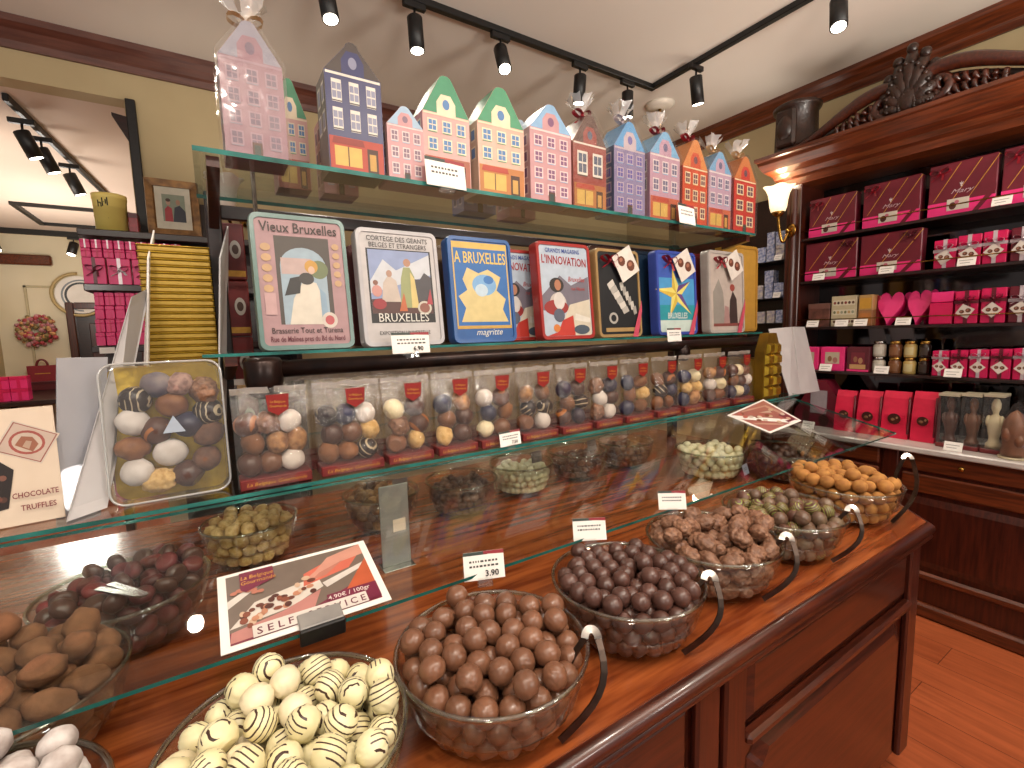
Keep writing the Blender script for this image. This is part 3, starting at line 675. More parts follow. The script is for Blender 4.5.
house('wrapped orange red house tin with an orange roof, behind the small price card', 683, 708, 140, 'd1512f', 'd98a4a', wrap='red', trim='ecdcb4', pane='7a4a52', rows=3, cols=3, side='b8392c', sh=.68)
house('wrapped pale lilac house tin between the two red ones', 709, 732, 152, 'c3a3bb', '79add8', wrap='gold', shop='cf6a48', trim='eadfe4', pane='6f6a90', rows=2, side='a98aa6')
house('wrapped bright red house tin at the right end of the top shelf', 735, 757, 157, 'c8392c', 'cc7a40', wrap='gold', trim='ecdcb4', pane='6b4a58', rows=3, cols=2, side='b0302a', sh=.70)
GB = 'house tins in the back row of the top shelf'
house('pink house tin half hidden behind the dark navy house tin', 322, 356, 95, 'd3a0a4', 'b7c6d8', y=1.62, d=.1, trim='ead6d2', pane='8a6f80', group=GB)
house('green roofed house tin in the back row, low behind the tall mauve house', 276, 309, 152, 'd7a7a0', '4c9670', y=1.62, d=.1, style='gable', shop='a9614a', trim='f0dfc0', pane='5b86b8', rows=2, sh=.66, group=GB, h=.32)
house('blue purple house tin in the back row between the two green roofed houses', 462, 494, 130, '7f86b6', '9dbfe0', y=1.62, d=.1, trim='d8d0da', pane='4f4f80', group=GB)
house('pink house tin in the back row, left of the light blue roofed house', 508, 534, 120, 'd59aa0', 'a9c2d8', y=1.62, d=.1, trim='ead6d2', pane='8a6f80', group=GB)

# ------------------------------------------------------------------ picture tins
def tin(label, px0, px1, ytop, rim, face, art=None, y=TY+.035, lean=-.12, d=.045, group='picture tins on the glass shelf', bowm=None, rz=0, name='picture_tin'):
    a = ony(px0, 345, y); b = ony(px1, 345, y); w = b.x-a.x
    h = (ony((px0+px1)/2, ytop, y).z-TZ)/math.cos(lean)*1.02
    t = thing(name, label, 'tin', ((a.x+b.x)/2, y-.0, TZ+.001), rz, group, lean)
    q = MB(); o = rrect(w, h, .022); q.prism(o, .007, d, flat(rim, .3)); q.build('body', t)
    q = MB(); i1 = rrect(w, h, .022); i2 = rrect(w*.90, h*.925, .014, z=h*.0375); n = len(i1)
    q.add([(x, .007, z) for x, z in i1]+[(x*.985, 0, z*.99+h*.005) for x, z in i1]+[(x, 0, z) for x, z in i2]+[(x, .004, z) for x, z in i2],
          [[k, (k+1) % n, (k+1) % n+n, k+n] for k in range(n)]+[[k+n, (k+1) % n+n, (k+1) % n+2*n, k+2*n] for k in range(n)]+[[k+2*n, (k+1) % n+2*n, (k+1) % n+3*n, k+3*n] for k in range(n)], flat(rim, .3)); q.build('lid_rim', t)
    A = Art(.0042, .00012); A.p([(x, z) for x, z in rrect(w*.90, h*.925, .014, z=h*.0375)], face)
    if art: art(A, t, w, h)
    A.build('printed_lid', t, recalc=False)
    if bowm:
        q = MB()   # ribbon across the lower right corner
        q.add([(w*.25, -.0015, 0), (w*.38, -.0015, 0), (w*.505, -.0015, h*.30), (w*.505, -.0015, h*.42), (w*.505, d, h*.42), (w*.505, d, h*.30)], [(0, 1, 2, 3), (3, 2, 5, 4)], flat('d2546a', .35)); q.build('ribbon', t, recalc=False)
        bow(t, (-w*.22, -.008, h*.86), .045, bowm, rnd.randrange(99))
        gift_tag(t, (w*.12, -.016, h*.83), .058, .5)
    return t
def gift_tag(parent, c, s, a, name='gift_tag'):
    """square white tag on its corner with pictures of chocolates"""
    A = Art(c[1], .00015); ca, sa = math.cos(a), math.sin(a)
    def R(x, z): return (c[0]+x*ca-z*sa, c[2]+x*sa+z*ca)
    A.p([R(x*s, z*s) for x, z in ((-1, -1), (1, -1), (1, 1), (-1, 1))], 'e9e0d6')
    for x, z, r in ((-.3, .35, .36), (.35, -.3, .4)):
        A.p([R(x*s+r*s*math.cos(k*PI/6), z*s+r*s*math.sin(k*PI/6)) for k in range(12)], '6b3a26')
        A.p([R(x*s+r*s*.5*math.cos(k*PI/4), z*s+.1*s+r*s*.4*math.sin(k*PI/4)) for k in range(8)], 'a9705a')
    o = A.build(name, parent, recalc=False); return o
def art_lady(A, t, w, h):
    Z = lambda f: f*h; X = lambda f: f*w
    A.r(X(-.27), X(.30), Z(.19), Z(.84), '4a4038'); A.p([(X(-.23), Z(.19)), (X(.25), Z(.19)), (X(.25), Z(.62))]+[(X(.01+.24*math.cos(k*PI/12)), Z(.62+.14*math.sin(k*PI/12))) for k in range(13)]+[(X(-.23), Z(.62))], '9fb3c0')
    A.r(X(-.22), X(.10), Z(.56), Z(.68), 'c3a9a3'); A.e(X(.17), Z(.6), w*.10, h*.07, '6f7a52')
    A.p([(X(-.18), Z(.19)), (X(.23), Z(.19)), (X(.2), Z(.36)), (X(.13), Z(.5)), (X(.0), Z(.52)), (X(-.12), Z(.38))], 'ded5c4')
    A.p([(X(-.21), Z(.4)), (X(-.05), Z(.42)), (X(-.02), Z(.55)), (X(-.14), Z(.53))], '2a2624'); A.e(X(.03), Z(.53), w*.08, h*.045, '3a3430')
    A.e(X(.09), Z(.62), w*.07, h*.05, 'c9973f'); A.e(X(.09), Z(.595), w*.035, h*.03, 'd8b49c'); A.p([(X(.16), Z(.2)), (X(.23), Z(.2)), (X(.22), Z(.42)), (X(.16), Z(.46))], '8fa9bd')
    A.e(X(.24), Z(.22), w*.085, h*.06, 'd9cdc0'); A.e(X(.24), Z(.22), w*.05, h*.036, 'c0565a')
    for k in range(5): A.e(X(-.36), Z(.45+.075*k), w*.05, h*.028, 'c9a277'); A.e(X(.37), Z(.5+.07*k), w*.04, h*.024, 'c9a277')
    A.r(X(-.41), X(-.30), Z(.26), Z(.42), 'c8a2a0')
    y = A.y-A.st*(A.k+1)
    txt(t, 'Vieux Bruxelles', 0, Z(.865), h*.105, flat('3a2a22'), y, xs=.80, bold=.008)
    txt(t, 'Brasserie Tout et Turena', 0, Z(.125), h*.06, flat('3a2626'), y, xs=.80, bold=.004); txt(t, 'Rue de Malines pres du Bd du Nord', 0, Z(.065), h*.055, flat('6a2030'), y, xs=.64, bold=.012)
def art_giants(A, t, w, h):
    Z = lambda f: f*h; X = lambda f: f*w
    A.r(X(-.39), X(.40), Z(.20), Z(.83), '1c1a1a'); A.r(X(-.37), X(.38), Z(.28), Z(.82), '8f9ec4')
    A.p([(X(-.37), Z(.55)), (X(-.2), Z(.74)), (X(-.05), Z(.65)), (X(.38), Z(.8)), (X(.38), Z(.62)), (X(-.37), Z(.45))], 'cfd2d8')
    A.p([(X(.1), Z(.3)), (X(.38), Z(.3)), (X(.38), Z(.6)), (X(.3), Z(.64)), (X(.24), Z(.58)), (X(.1), Z(.58))], '4a464a')
    A.p([(X(-.37), Z(.28)), (X(.38), Z(.28)), (X(.38), Z(.42)), (X(.1), Z(.36)), (X(-.1), Z(.42)), (X(-.37), Z(.40))], '54302c')
    A.p([(X(-.03), Z(.33)), (X(.2), Z(.33)), (X(.17), Z(.6)), (X(.12), Z(.68)), (X(.04), Z(.68)), (X(.0), Z(.58))], '9aa06c'); A.e(X(.09), Z(.72), w*.045, h*.035, 'b4866a'); A.p([(X(.11), Z(.33)), (X(.2), Z(.33)), (X(.17), Z(.58)), (X(.12), Z(.64))], 'd8c27c')
    A.p([(X(-.25), Z(.38)), (X(-.02), Z(.38)), (X(-.06), Z(.56)), (X(-.15), Z(.61)), (X(-.22), Z(.54))], 'c9b9ac'); A.e(X(-.14), Z(.62), w*.035, h*.03, 'b08a74'); A.e(X(-.3), Z(.47), w*.06, h*.05, 'c98f86'); A.e(X(-.31), Z(.54), w*.03, h*.022, '8a5a48')
    A.e(X(.27), Z(.33), w*.09, h*.06, 'c9c3b4'); A.e(X(.27), Z(.33), w*.065, h*.043, '8f5a4a'); A.p([(X(.3), Z(.36)), (X(.38), Z(.36)), (X(.36), Z(.5))], 'b2404a'); A.e(X(-.28), Z(.36), w*.08, h*.045, '9c2a30'); A.p([(X(-.05), Z(.3)), (X(.05), Z(.3)), (X(.02), Z(.46))], 'c4673a')
    y = A.y-A.st*(A.k+1)
    txt(t, 'CORTEGE DES GEANTS', 0, Z(.895), h*.06, flat('2a2624'), y, xs=.86); txt(t, 'BELGES ET ETRANGERS', 0, Z(.84), h*.06, flat('2a2624'), y, xs=.82)
    txt(t, 'BRUXELLES', 0, Z(.21), h*.105, flat('e8e4dc'), y, xs=.86); txt(t, 'EXPOSITION UNIVERSELLE', 0, Z(.10), h*.045, flat('2a2624'), y, xs=.85)
def art_blue(A, t, w, h):
    Z = lambda f: f*h; X = lambda f: f*w
    A.r(X(-.43), X(.43), Z(.14), Z(.95), 'd9b65c'); A.r(X(-.41), X(.41), Z(.16), Z(.89), '2c6bb0')
    A.p([(X(-.36), Z(.2)), (X(.38), Z(.2)), (X(.30), Z(.32)), (X(.36), Z(.42)), (X(.22), Z(.5)), (X(.3), Z(.63)), (X(.1), Z(.70)), (X(-.05), Z(.66)), (X(-.22), Z(.71)), (X(-.3), Z(.6)), (X(-.24), Z(.5)), (X(-.38), Z(.44)), (X(-.28), Z(.33))], 'dcc88c')
    A.e(X(.03), Z(.55), w*.19, h*.10, '7fb0dc'); A.e(X(-.02), Z(.5), w*.10, h*.06, 'c3d8e6'); A.e(X(.1), Z(.6), w*.08, h*.04, '3c78bc'); A.r(X(-.43), X(.43), Z(.135), Z(.165), 'c9a04c')
    y = A.y-A.st*(A.k+1)
    txt(t, 'A BRUXELLES', 0, Z(.755), h*.15, flat('e8c85e'), y, xs=.62, bold=.012); txt(t, 'magritte', X(.05), Z(.075), h*.085, flat('e6e4da'), y, shear=.35)
def art_innov(A, t, w, h):
    Z = lambda f: f*h; X = lambda f: f*w
    A.r(X(-.44), X(.44), Z(.04), Z(.96), 'b9c6d4'); A.p([(X(-.44), Z(.45)), (X(-.1), Z(.66)), (X(.1), Z(.56)), (X(.44), Z(.66)), (X(.44), Z(.3)), (X(-.44), Z(.3))], '77707c')
    A.p([(X(-.2), Z(.04)), (X(.44), Z(.04)), (X(.44), Z(.42)), (X(.05), Z(.36))], 'd8cdb8'); A.p([(X(-.40), Z(.04)), (X(.12), Z(.04)), (X(.10), Z(.25)), (X(-.1), Z(.2)), (X(-.2), Z(.08))], 'c2382c')
    A.e(X(-.16), Z(.38), w*.15, h*.10, 'c8bcb4'); A.e(X(-.2), Z(.33), w*.22, h*.08, '9c2f2c'); A.e(X(-.14), Z(.4), w*.10, h*.09, 'd9d2cc'); A.e(X(-.17), Z(.56), w*.13, h*.075, '2a2420'); A.e(X(-.15), Z(.56), w*.06, h*.055, 'b4795a'); A.e(X(-.16), Z(.25), w*.1, h*.07, '5b6070')
    A.e(X(.25), Z(.1), w*.15, h*.05, '4a5664'); A.p([(X(.12), Z(.2)), (X(.42), Z(.17)), (X(.42), Z(.22)), (X(.15), Z(.27))], 'e6e0d4'); A.e(X(-.22), Z(.12), w*.06, h*.04, 'd8803c')
    y = A.y-A.st*(A.k+1)
    txt(t, 'GRANDS MAGASINS', X(-.02), Z(.89), h*.062, flat('2c4a9a'), y, xs=.8, bold=.01); txt(t, "L'INNOVATION", X(.0), Z(.77), h*.12, flat('a82a2c'), y, xs=.70, bold=.015, rot=-.04); txt(t, 'Bruxelles', X(.2), Z(.60), h*.075, flat('b83a34'), y, shear=.3, xs=.8); txt(t, 'rue Neuve', X(.22), Z(.51), h*.055, flat('b83a34'), y, shear=.3, xs=.8)
def art_black(A, t, w, h):
    Z = lambda f: f*h; X = lambda f: f*w
    A.r(X(-.36), X(.36), Z(.06), Z(.94), '17191d'); c = 'b9b4ac'
    A.e(X(-.15), Z(.22), w*.10, h*.065, c); A.e(X(-.15), Z(.22), w*.06, h*.04, '17191d')
    for k in range(6):
        A.p([(X(-.26+.06*k), Z(.60-.055*k)), (X(-.13+.06*k), Z(.66-.06*k)), (X(-.08+.06*k), Z(.60-.06*k)), (X(-.21+.06*k), Z(.54-.055*k))], c if k % 2 else 'd8d2c8')
    for k in range(6): A.p([(X(.02+.055*k), Z(.62-.055*k)), (X(.10+.055*k), Z(.64-.055*k)), (X(.12+.055*k), Z(.55-.055*k)), (X(.05+.055*k), Z(.53-.055*k))], 'a9a49c' if k % 2 else 'cfc9bf')
    A.r(X(-.34), X(.34), Z(.065), Z(.11), 'b08f5c')
def art_star(A, t, w, h):
    Z = lambda f: f*h; X = lambda f: f*w
    A.r(X(-.45), X(.45), Z(.04), Z(.96), '3f5fb8'); A.r(X(-.45), X(.45), Z(.04), Z(.68), '4f9fd4'); A.r(X(-.45), X(.45), Z(.18), Z(.36), '2f9aa6'); A.r(X(-.45), X(.45), Z(.04), Z(.18), 'cfe0d8')
    cx, cz = X(-.02), Z(.5)
    for k in range(5):
        a = PI/2+2*PI*k/5+.2; b = a+PI/5; b2 = a-PI/5; R = w*(.52 if k % 2 else .42); r = w*.14
        A.p([(cx, cz), (cx+r*math.cos(b2), cz+r*math.sin(b2)), (cx+R*math.cos(a), cz+R*math.sin(a))], 'f0e27a', k == 0); A.p([(cx, cz), (cx+R*math.cos(a), cz+R*math.sin(a)), (cx+r*math.cos(b), cz+r*math.sin(b))], '6a4a8a' if k > 2 else 'd9b94a', False)
    y = A.y-A.st*(A.k+1)
    txt(t, 'BRUXELLES', 0, Z(.20), h*.10, flat('e8e8e2'), y, xs=.72, bold=.012)
def art_grey(A, t, w, h):
    Z = lambda f: f*h; X = lambda f: f*w
    A.r(X(-.40), X(.40), Z(.08), Z(.92), 'c4b6ac'); A.p([(X(-.38), Z(.1)), (X(-.05), Z(.1)), (X(-.1), Z(.5)), (X(-.22), Z(.66)), (X(-.38), Z(.5))], '9a948c')
    A.p([(X(.05), Z(.12)), (X(.3), Z(.12)), (X(.28), Z(.42)), (X(.17), Z(.52)), (X(.08), Z(.4))], '3f3230'); A.e(X(.16), Z(.56), w*.07, h*.045, 'a04a40'); A.p([(X(-.1), Z(.1)), (X(.08), Z(.1)), (X(.04), Z(.32)), (X(-.06), Z(.34))], 'b08a86'); A.r(X(-.38), X(.38), Z(.085), Z(.12), '8a4a44')
tin('pink picture tin lettered Vieux Bruxelles with a green rim, first on the left', 260, 356, 215, '6c8a84', 'b08a8c', art_lady, lean=-.13)
tin('white rimmed picture tin of a costumed procession above a price card', 365, 446, 230, 'bdb9bb', 'c6c0be', art_giants)
tin('blue picture tin with a cream splash and white signature', 455, 518, 238, '2a5d9e', '2a5d9e', art_blue, lean=-.10)
tin('red rimmed picture tin partly hidden behind the blue tin', 500, 548, 251, 'a8322e', 'b9c6d4', art_innov, y=TY+.13, lean=-.05)
tin('red rimmed picture tin of a seated woman, lettered for a department store, in front', 543, 596, 243, 'a8322e', 'b9c6d4', art_innov, lean=-.10)
tin('black picture tin with grey pattern and a red bow with a tag', 600, 643, 250, 'a8885a', '17191d', art_black, lean=-.08, bowm=MRED)
tin('dark teal tin half hidden left of the blue star tin', 634, 668, 253, '12283a', '16324a', None, y=TY+.13, lean=-.03)
tin('blue picture tin with a yellow star and a red bow with a tag', 659, 698, 252, '4054ac', '3f5fb8', art_star, lean=-.06, bowm=MRED)
tin('dark red tin half hidden between the star tin and the grey tin', 684, 716, 255, '7a1c1e', '8a2424', None, y=TY+.13, lean=-.03)
tin('pale grey picture tin of a street scene with a red bow and tag', 710, 745, 252, 'b6ada6', 'c4b6ac', art_grey, lean=-.05, bowm=MRED)
tin('plain gold tin behind the grey street scene tin', 722, 757, 246, 'b98a34', 'c4953c', None, y=TY+.14, lean=-.02)
for k, (px0, px1) in enumerate(((352, 400), (440, 475), (590, 622))):
    tin(['dark red tin behind the gap right of the pink lettered tin', 'bronze tin edge behind the gap left of the blue tin', 'brown tin behind the gap left of the black tin'][k], px0, px1, 248, ['5a2426', '6b5236', '4a2c22'][k], ['6a2a2c', '745a3c', '54342a'][k], None, y=TY+.20, lean=-.02)

# ------------------------------------------------------------------ bags of assorted chocolates
MBAGRED = mat('bag_base_card', '70201f', '611818', rough=.4, scale=14)
MFLAG = mat('bag_flag_label', '8c1f1a', '7c1814', rough=.4, scale=14)
MSEAM = glassy('film_seam', 'e6dfd8', .2, .15, haze=.4, hazecol='c9c0b8', crinkle=60)
assort = []
for k, (kd, mm) in enumerate((('swirl', MILK), ('swirl', DARK), ('nut', NUTY), ('dust', TIPW), ('rocher', ROCH), ('swirl', IVORYP), ('dust', COCOA), ('swirl', NAVY), ('nut', NUTB), ('plain', BLUEB), ('nut', CARAM), ('plain', ORNP))):
    assort.append((choc(kd, .0225, 900+k, mm), ['milk', 'dark', 'crumb coated', 'white dusted', 'knobbly', 'ivory', 'cocoa dusted', 'dark striped', 'brown nut coated', 'blue tinted', 'caramel', 'orange striped'][k]))
def bag(label, px0, px1, py_base, y, w=None, seed=0, full=True, h=.245, rz=0, which=''):
    a = onz(px0, py_base, BZ); b = ony(px1, py_base, y); a = ony(px0, py_base, y)
    w = w or (b.x-a.x); cx = (a.x+b.x)/2; rr = random.Random(seed); d = .075
    t = thing('chocolate_bag', label, 'bag of chocolates', (cx, y, BZ+.0005), rz, 'bags of assorted chocolates on the glass shelf')
    q = MB(); q.box(-w*.48, w*.48, .002, d-.002, 0, .026, MBAGRED, .002); q.build('base_card', t)
    if full:
        A = Art(.0015); A.r(-w*.40, w*.40, .006, .020, '8f3a30'); A.build('base_print', t, recalc=False)
        txt(t, 'La Belgique Gourmande', 0, .0095, .0115, MGOLDINK, -.0002, xs=w*7.2, shear=.25, name='lettering')
    q = MB(); nx, nz = 8, 10                                     # pillow of film closing to a flat seam at the top
    for sgn in (0, 1):
        vs = []
        for j in range(nz+1):
            f = j/nz; z = .001+f*h; dep = d*(1 if f < .55 else max(.03, 1-((f-.55)/.37)**1.4 if f < .92 else .03)); ww = w*(.5 if f < .6 else .5+.02*(f-.6))
            for i in range(nx+1):
                x = -ww+2*ww*i/nx; e = 1-abs(2*i/nx-1)**4
                wr = .0035*noise.noise(Vector((x*40+seed, z*30, sgn*9)))*(0 if j == 0 else 1)
                yy = d/2+(-1 if sgn == 0 else 1)*(dep/2*(.55+.45*e))+wr
                vs.append((x, yy, z))
        q.add(vs, [(j*(nx+1)+i, j*(nx+1)+i+1, (j+1)*(nx+1)+i+1, (j+1)*(nx+1)+i) for j in range(nz) for i in range(nx)], MFILM2, True)
    q.build('film', t, recalc=False)
    q = MB(); nx = 9; vs = []
    for i in range(nx+1):
        f = i/nx; zo = .006*noise.noise(Vector((i*.9+seed, seed, 0))); yo = .008*noise.noise(Vector((i*.7+seed, 5, seed)))
        vs += [(-w*.505+w*1.01*f, d/2+yo, h-.012+zo), (-w*.505+w*1.01*f, d/2+yo-.002, h+.004+zo)]
    q.add(vs, [(2*i, 2*i+2, 2*i+3, 2*i+1) for i in range(nx)], MSEAM, True); q.build('top_seam', t, recalc=False)
    if full:
        fx = w*.08; fz = h*.80
        q = MB(); q.prism([(fx-.025, fz+.035), (fx-.022, fz-.004), (fx, fz-.018), (fx+.024, fz-.004), (fx+.027, fz+.035)], d*.12-.006, d*.12-.004, MFLAG); q.build('flag_label', t)
        txt(t, 'La Belgique', fx+.001, fz+.014, .0085, MGOLDINK, d*.12-.0068, xs=.9, rot=-.06); txt(t, 'Gourmande', fx+.001, fz+.003, .0085, MGOLDINK, d*.12-.0068, xs=.95, rot=-.06)
    if full:
        r = min(.030, w*.215); nn_ = 3 if w > .17 else 2; lay = [(.028+r*.97, nn_), (.028+r*2.65, nn_), (.028+r*4.3, nn_)]
        for li, (z, n) in enumerate(lay):
            for i in range(n):
                x = (i-(n-1)/2)*(w*.88/n)+(.008 if li % 2 else -.006)+rr.uniform(-.003, .003)
                x = max(-w*.5+r*1.02, min(w*.5-r*1.02, x))
                me, nm = assort[rr.randrange(len(assort))]
                o = bpy.data.objects.new('assorted_truffle', me); COL.objects.link(o)
                o.scale = (r/.0225,)*3; o.location = (cx+x, y+.034+rr.uniform(0, .006)+(.006 if li > 2 else 0), BZ+z+rr.uniform(-.002, .002)); o.rotation_euler = (rr.uniform(0, 6), rr.uniform(0, 6), rr.uniform(0, 6))
                tag(o, '%s truffle inside the %s' % (nm, which), 'chocolate', 'assorted truffles in the '+which)
    return t
BP = [(238, 316, 489, 1.29), (320, 388, 477, 1.29), (388, 437, 466, 1.29), (438, 481, 456, 1.29), (481, 521, 448, 1.29), (522, 561, 441, 1.29), (562, 595, 435, 1.29), (596, 625, 429, 1.29), (626, 656, 424, 1.29), (657, 683, 419, 1.29), (684, 708, 414, 1.29), (709, 732, 409, 1.29), (733, 756, 405, 1.29)]
for k, (a, b, yb, y) in enumerate(BP):
    w = 'first bag on the left' if k == 0 else ('last bag on the right' if k == 12 else '%s bag from the left' % ORD[k])
    bag('clear bag of assorted chocolates with a red base, %s in the front row' % ORD[k] if k else 'clear bag of assorted chocolates with a red base, leftmost in the front row', a+1, b-1, yb, y, seed=k*7+1, which=w)
for k in range(11):
    px = 240+46*k if k < 4 else 424+32*(k-4)
    bag('clear bag showing only its folded top behind the front row, %s from the left' % ORD[k], px, px+52 if k < 4 else px+36, 440, 1.385, seed=k+60, full=False, which='back', h=.262)
for k in range(8):
    bag('clear bag top in the rearmost row under the tin shelf, %s from the left' % ORD[k], 270+44*k, 270+44*k+46, 430, 1.475, seed=k+90, full=False, h=.268, which='rear')

# ------------------------------------------------------------------ dark wall cabinet on the right
XF = 3.04; CY0, CY1 = -1.3, 1.72
t = thing('wall_cabinet', 'dark mahogany wall cabinet with drawers below and open shelves under a carved top', 'cabinet', (0, 0, 0))
m = MB(); m.box(XF+.02, XR-.005, CY0, CY1, .06, .872, MWV); m.build('base', t)
m = MB(); m.box(XF-.01, XF+.03, CY0, CY1, 0, .075, MWY, .012); m.box(XF-.005, XF+.02, CY0, CY1, .20, .245, MWY, .015); m.build('base_moulding', t)
ys = [-1.3, -.36, .32, 1.0, 1.68]
for k in range(4):
    a, b = ys[k], ys[k+1]
    m = MB(); m.box(XF, XF+.02, b-.035, b+.035, .245, .872, MWV, .005); m.build('stile', t)
    m = MB(); m.box(XF+.004, XF+.02, a+.05, b-.05, .775, .865, MWY, .008); dr = m.build('drawer', t)
    yc = (a+b)/2+.05
    m = MB(); m.lathe([(.001, .022), (.010, .021), (.013, .015), (.006, .008), (.006, 0)], MBRASS, 14); o = m.build('knob', dr, (XF+.004, yc, .825), (0, -PI/2, 0))
    m = MB(); m.box(XF+.004, XF+.02, a+.05, b-.05, .66, .76, MWY, .008); m.build('drawer', t)
    q = MB(); y0, y1, z0, z1, e = a+.06, b-.06, .27, .64, .035
    q.add([(XF+.014, y, z) for y, z in ((y0, z0), (y1, z0), (y1, z1), (y0, z1))]+[(XF+.002, y, z) for y, z in ((y0+e, z0+e), (y1-e, z0+e), (y1-e, z1-e), (y0+e, z1-e))], [(0, 1, 5, 4), (1, 2, 6, 5), (2, 3, 7, 6), (3, 0, 4, 7), (4, 5, 6, 7)], MWV); q.build('door', t)
m = MB()
m.box(3.22, XR-.005, 1.60, 1.69, .905, 2.5, MWV, .004); m.lathe([(.022, 0), (.022, 1.45)], MWV, 14, (3.225, 1.645, .95)); m.build('pilaster', t)
m = MB(); m.box(3.505, XR-.006, CY0, 1.60, .905, 2.5, mat('mirror_dark', '4a4444', '403a3a', rough=.06, metal=1, scale=2)); m.build('mirror_back', t)
m = MB(); m.box(3.22, 3.5, CY0, 1.62, 2.46, 2.5, MDK); m.build('soffit', t)
for z in (2.088, 1.82, 1.530, 1.255):
    m = MB(); m.box(3.235, 3.503, CY0, 1.6, z-.016, z, MDK, .002); sh = m.build('shelf_board', t)
    if z > 1.3:
        m = MB(); m.tube([(3.238, CY0, z+.045), (3.238, 1.6, z+.045)], .0035, MBRASS, 6); m.build('brass_rail', sh)
m = MB(); pr = [(3.30, 2.42), (3.215, 2.43), (3.20, 2.465), (3.17, 2.475), (3.15, 2.50), (3.09, 2.52), (3.05, 2.555), (3.04, 2.575), (3.02, 2.58), (3.02, 2.60), (3.50, 2.60), (3.50, 2.42)]
n = len(pr); y1 = 1.80
vs = [(x, CY0, z) for x, z in pr]+[(x, y1-max(0, (x-3.02))*.35, z) for x, z in pr]
m.add(vs, [[i, (i+1) % n, (i+1) % n+n, i+n] for i in range(n)]+[list(range(n, 2*n))], MWY); m.build('cornice', t)
# carved pediment: two S scrolls either side of a shell
def scroll(ya, yb, z0, zt):
    """rising moulding from ya to yb ending in a volute"""
    pts = []
    for i in range(17):
        f = i/16; pts.append((3.09, ya+(yb-ya)*f*.84, z0+(zt-z0)*(.5-.5*math.cos(PI*min(1, f*1.02)))))
    c = (3.09, ya+(yb-ya)*.84, zt-.085); s = 1 if yb > ya else -1
    for i in range(1, 22):
        a = PI/2-i*PI*2.6/21; r = .085*(1-i/30); pts.append((3.09, c[1]+s*r*math.cos(a), c[2]+r*math.sin(a)))
    return pts
def leafy(ya, yb, z0, zt, seed):
    q = MB(); rr = random.Random(seed)
    for i in range(15):
        f = (i+.6)/15; y = ya+(yb-ya)*f*.86; top = z0+(zt-z0)*(.5-.5*math.cos(PI*f))-.05
        if top-z0 < .02: continue
        for k in range(2):
            z = z0+(top-z0)*(.3+.45*k); a = rr.uniform(-.8, .8); L_ = .05*(.6+f)
            pp = [(3.10-.02*math.sin(PI*j/5), y+L_*(j/5-.5)*math.cos(a)+.012*math.sin(j*1.3), z+L_*(j/5-.5)*math.sin(a+.9)+.015*math.sin(PI*j/5)) for j in range(6)]
            q.tube(pp, [.004, .012, .014, .012, .008, .003], MW, 6)
    return q
MCARV = mat('dark_carved_wood', '33190f', '20100a', rough=.4, scale=30, bump=.6, bscale=70, coat=.15)
for ya, yb, zt, sd in ((1.60, 1.038, 2.76, 1), (.42, 1.02, 2.775, 2)):
    m = MB(); pts = scroll(ya, yb, 2.615, zt); m.tube(pts, [.018+.016*min(1, i/12) if i < 18 else .034*(1-(i-17)/30) for i in range(len(pts))], MW, 10); m.build('carved_scroll', t)
    leafy(ya, yb, 2.605, zt, sd).build('carved_leaves', t)
    m = MB(); b_ = [(3.13, ya+(yb-ya)*f*.9, 2.60+(zt-2.625)*(.5-.5*math.cos(PI*f))) for f in [i/10 for i in range(11)]]
    m.add([p for p in b_]+[(p[0], p[1], 2.598) for p in b_], [(i, i+1, i+12, i+11) for i in range(10)], MCARV); m.build('scroll_back', t)
q = MB(); yc, zc = 1.03, 2.615
for k in range(9):
    a = PI*(k+.5)/9; R_ = .275*(1-.38*abs(k-4)/4)
    q.tube([(3.10-.03*math.sin(PI*j/6), yc+R_*.62*j/6*math.cos(a), zc+R_*1.05*j/6*math.sin(a)) for j in range(7)], [.016, .02, .026, .03, .032, .03, .018], MCARV, 8)
    q.ball((3.09, yc+R_*.64*math.cos(a), zc+R_*1.08*math.sin(a)), (.022, .026, .026), MCARV, 8, 6)
for k in range(16):
    a = PI*(k+.5)/16
    for rr_ in (.30, .55, .8):
        Rk = .27*(1-.38*abs(k-7.5)/7.5)*rr_; q.ball((3.06, yc+Rk*.62*math.cos(a), zc+Rk*1.05*math.sin(a)), (.018, .013, .013), MCARV, 7, 5)
q.ball((3.07, yc, zc+.05), (.03, .06, .07), MCARV, 12, 8, fn=lambda d: 1+.2*noise.noise(d*4)); q.build('carved_shell', t)
# marble top
MMARB = mat('white_marble', 'cfc8c2', 'b0aaa6', rough=.25, scale=5, detail=8, coat=.2, stretch=(1, .6, 1))
m = MB(); m.box(3.01, XR-.005, CY0, 1.9, .873, .904, MMARB, .006); o = m.build('marble_worktop'); tag(o, 'long grey white marble worktop on the dark wall cabinet', 'worktop')
# carved corbel block on the cornice
t = thing('carved_block', 'dark carved wooden block shaped like a drum on the left end of the cabinet top', 'carving', (3.19, 1.63, 2.60))
m = MB(); m.lathe([(.001, 0), (.13, 0), (.135, .02), (.12, .03), (.115, .25), (.13, .265), (.135, .285), (.12, .295), (.001, .295)], MCARV, 24); m.build('drum', t)
m = MB(); m.box(-.145, -.105, -.06, .06, .03, .25, MCARV, .015); m.ball((-.14, 0, .14), (.03, .05, .07), MCARV, 10, 8, fn=lambda d: 1+.25*noise.noise(d*3)); m.build('carved_face', t)
m = MB(); m.ball((0, -.19, .045), (.045, .05, .045), MCARV, 12, 8); m.lathe([(.001, 0), (.04, 0), (.03, .02), (.001, .02)], MCARV, 12, (0, -.19, -.002)); m.build('scroll_bud', t)

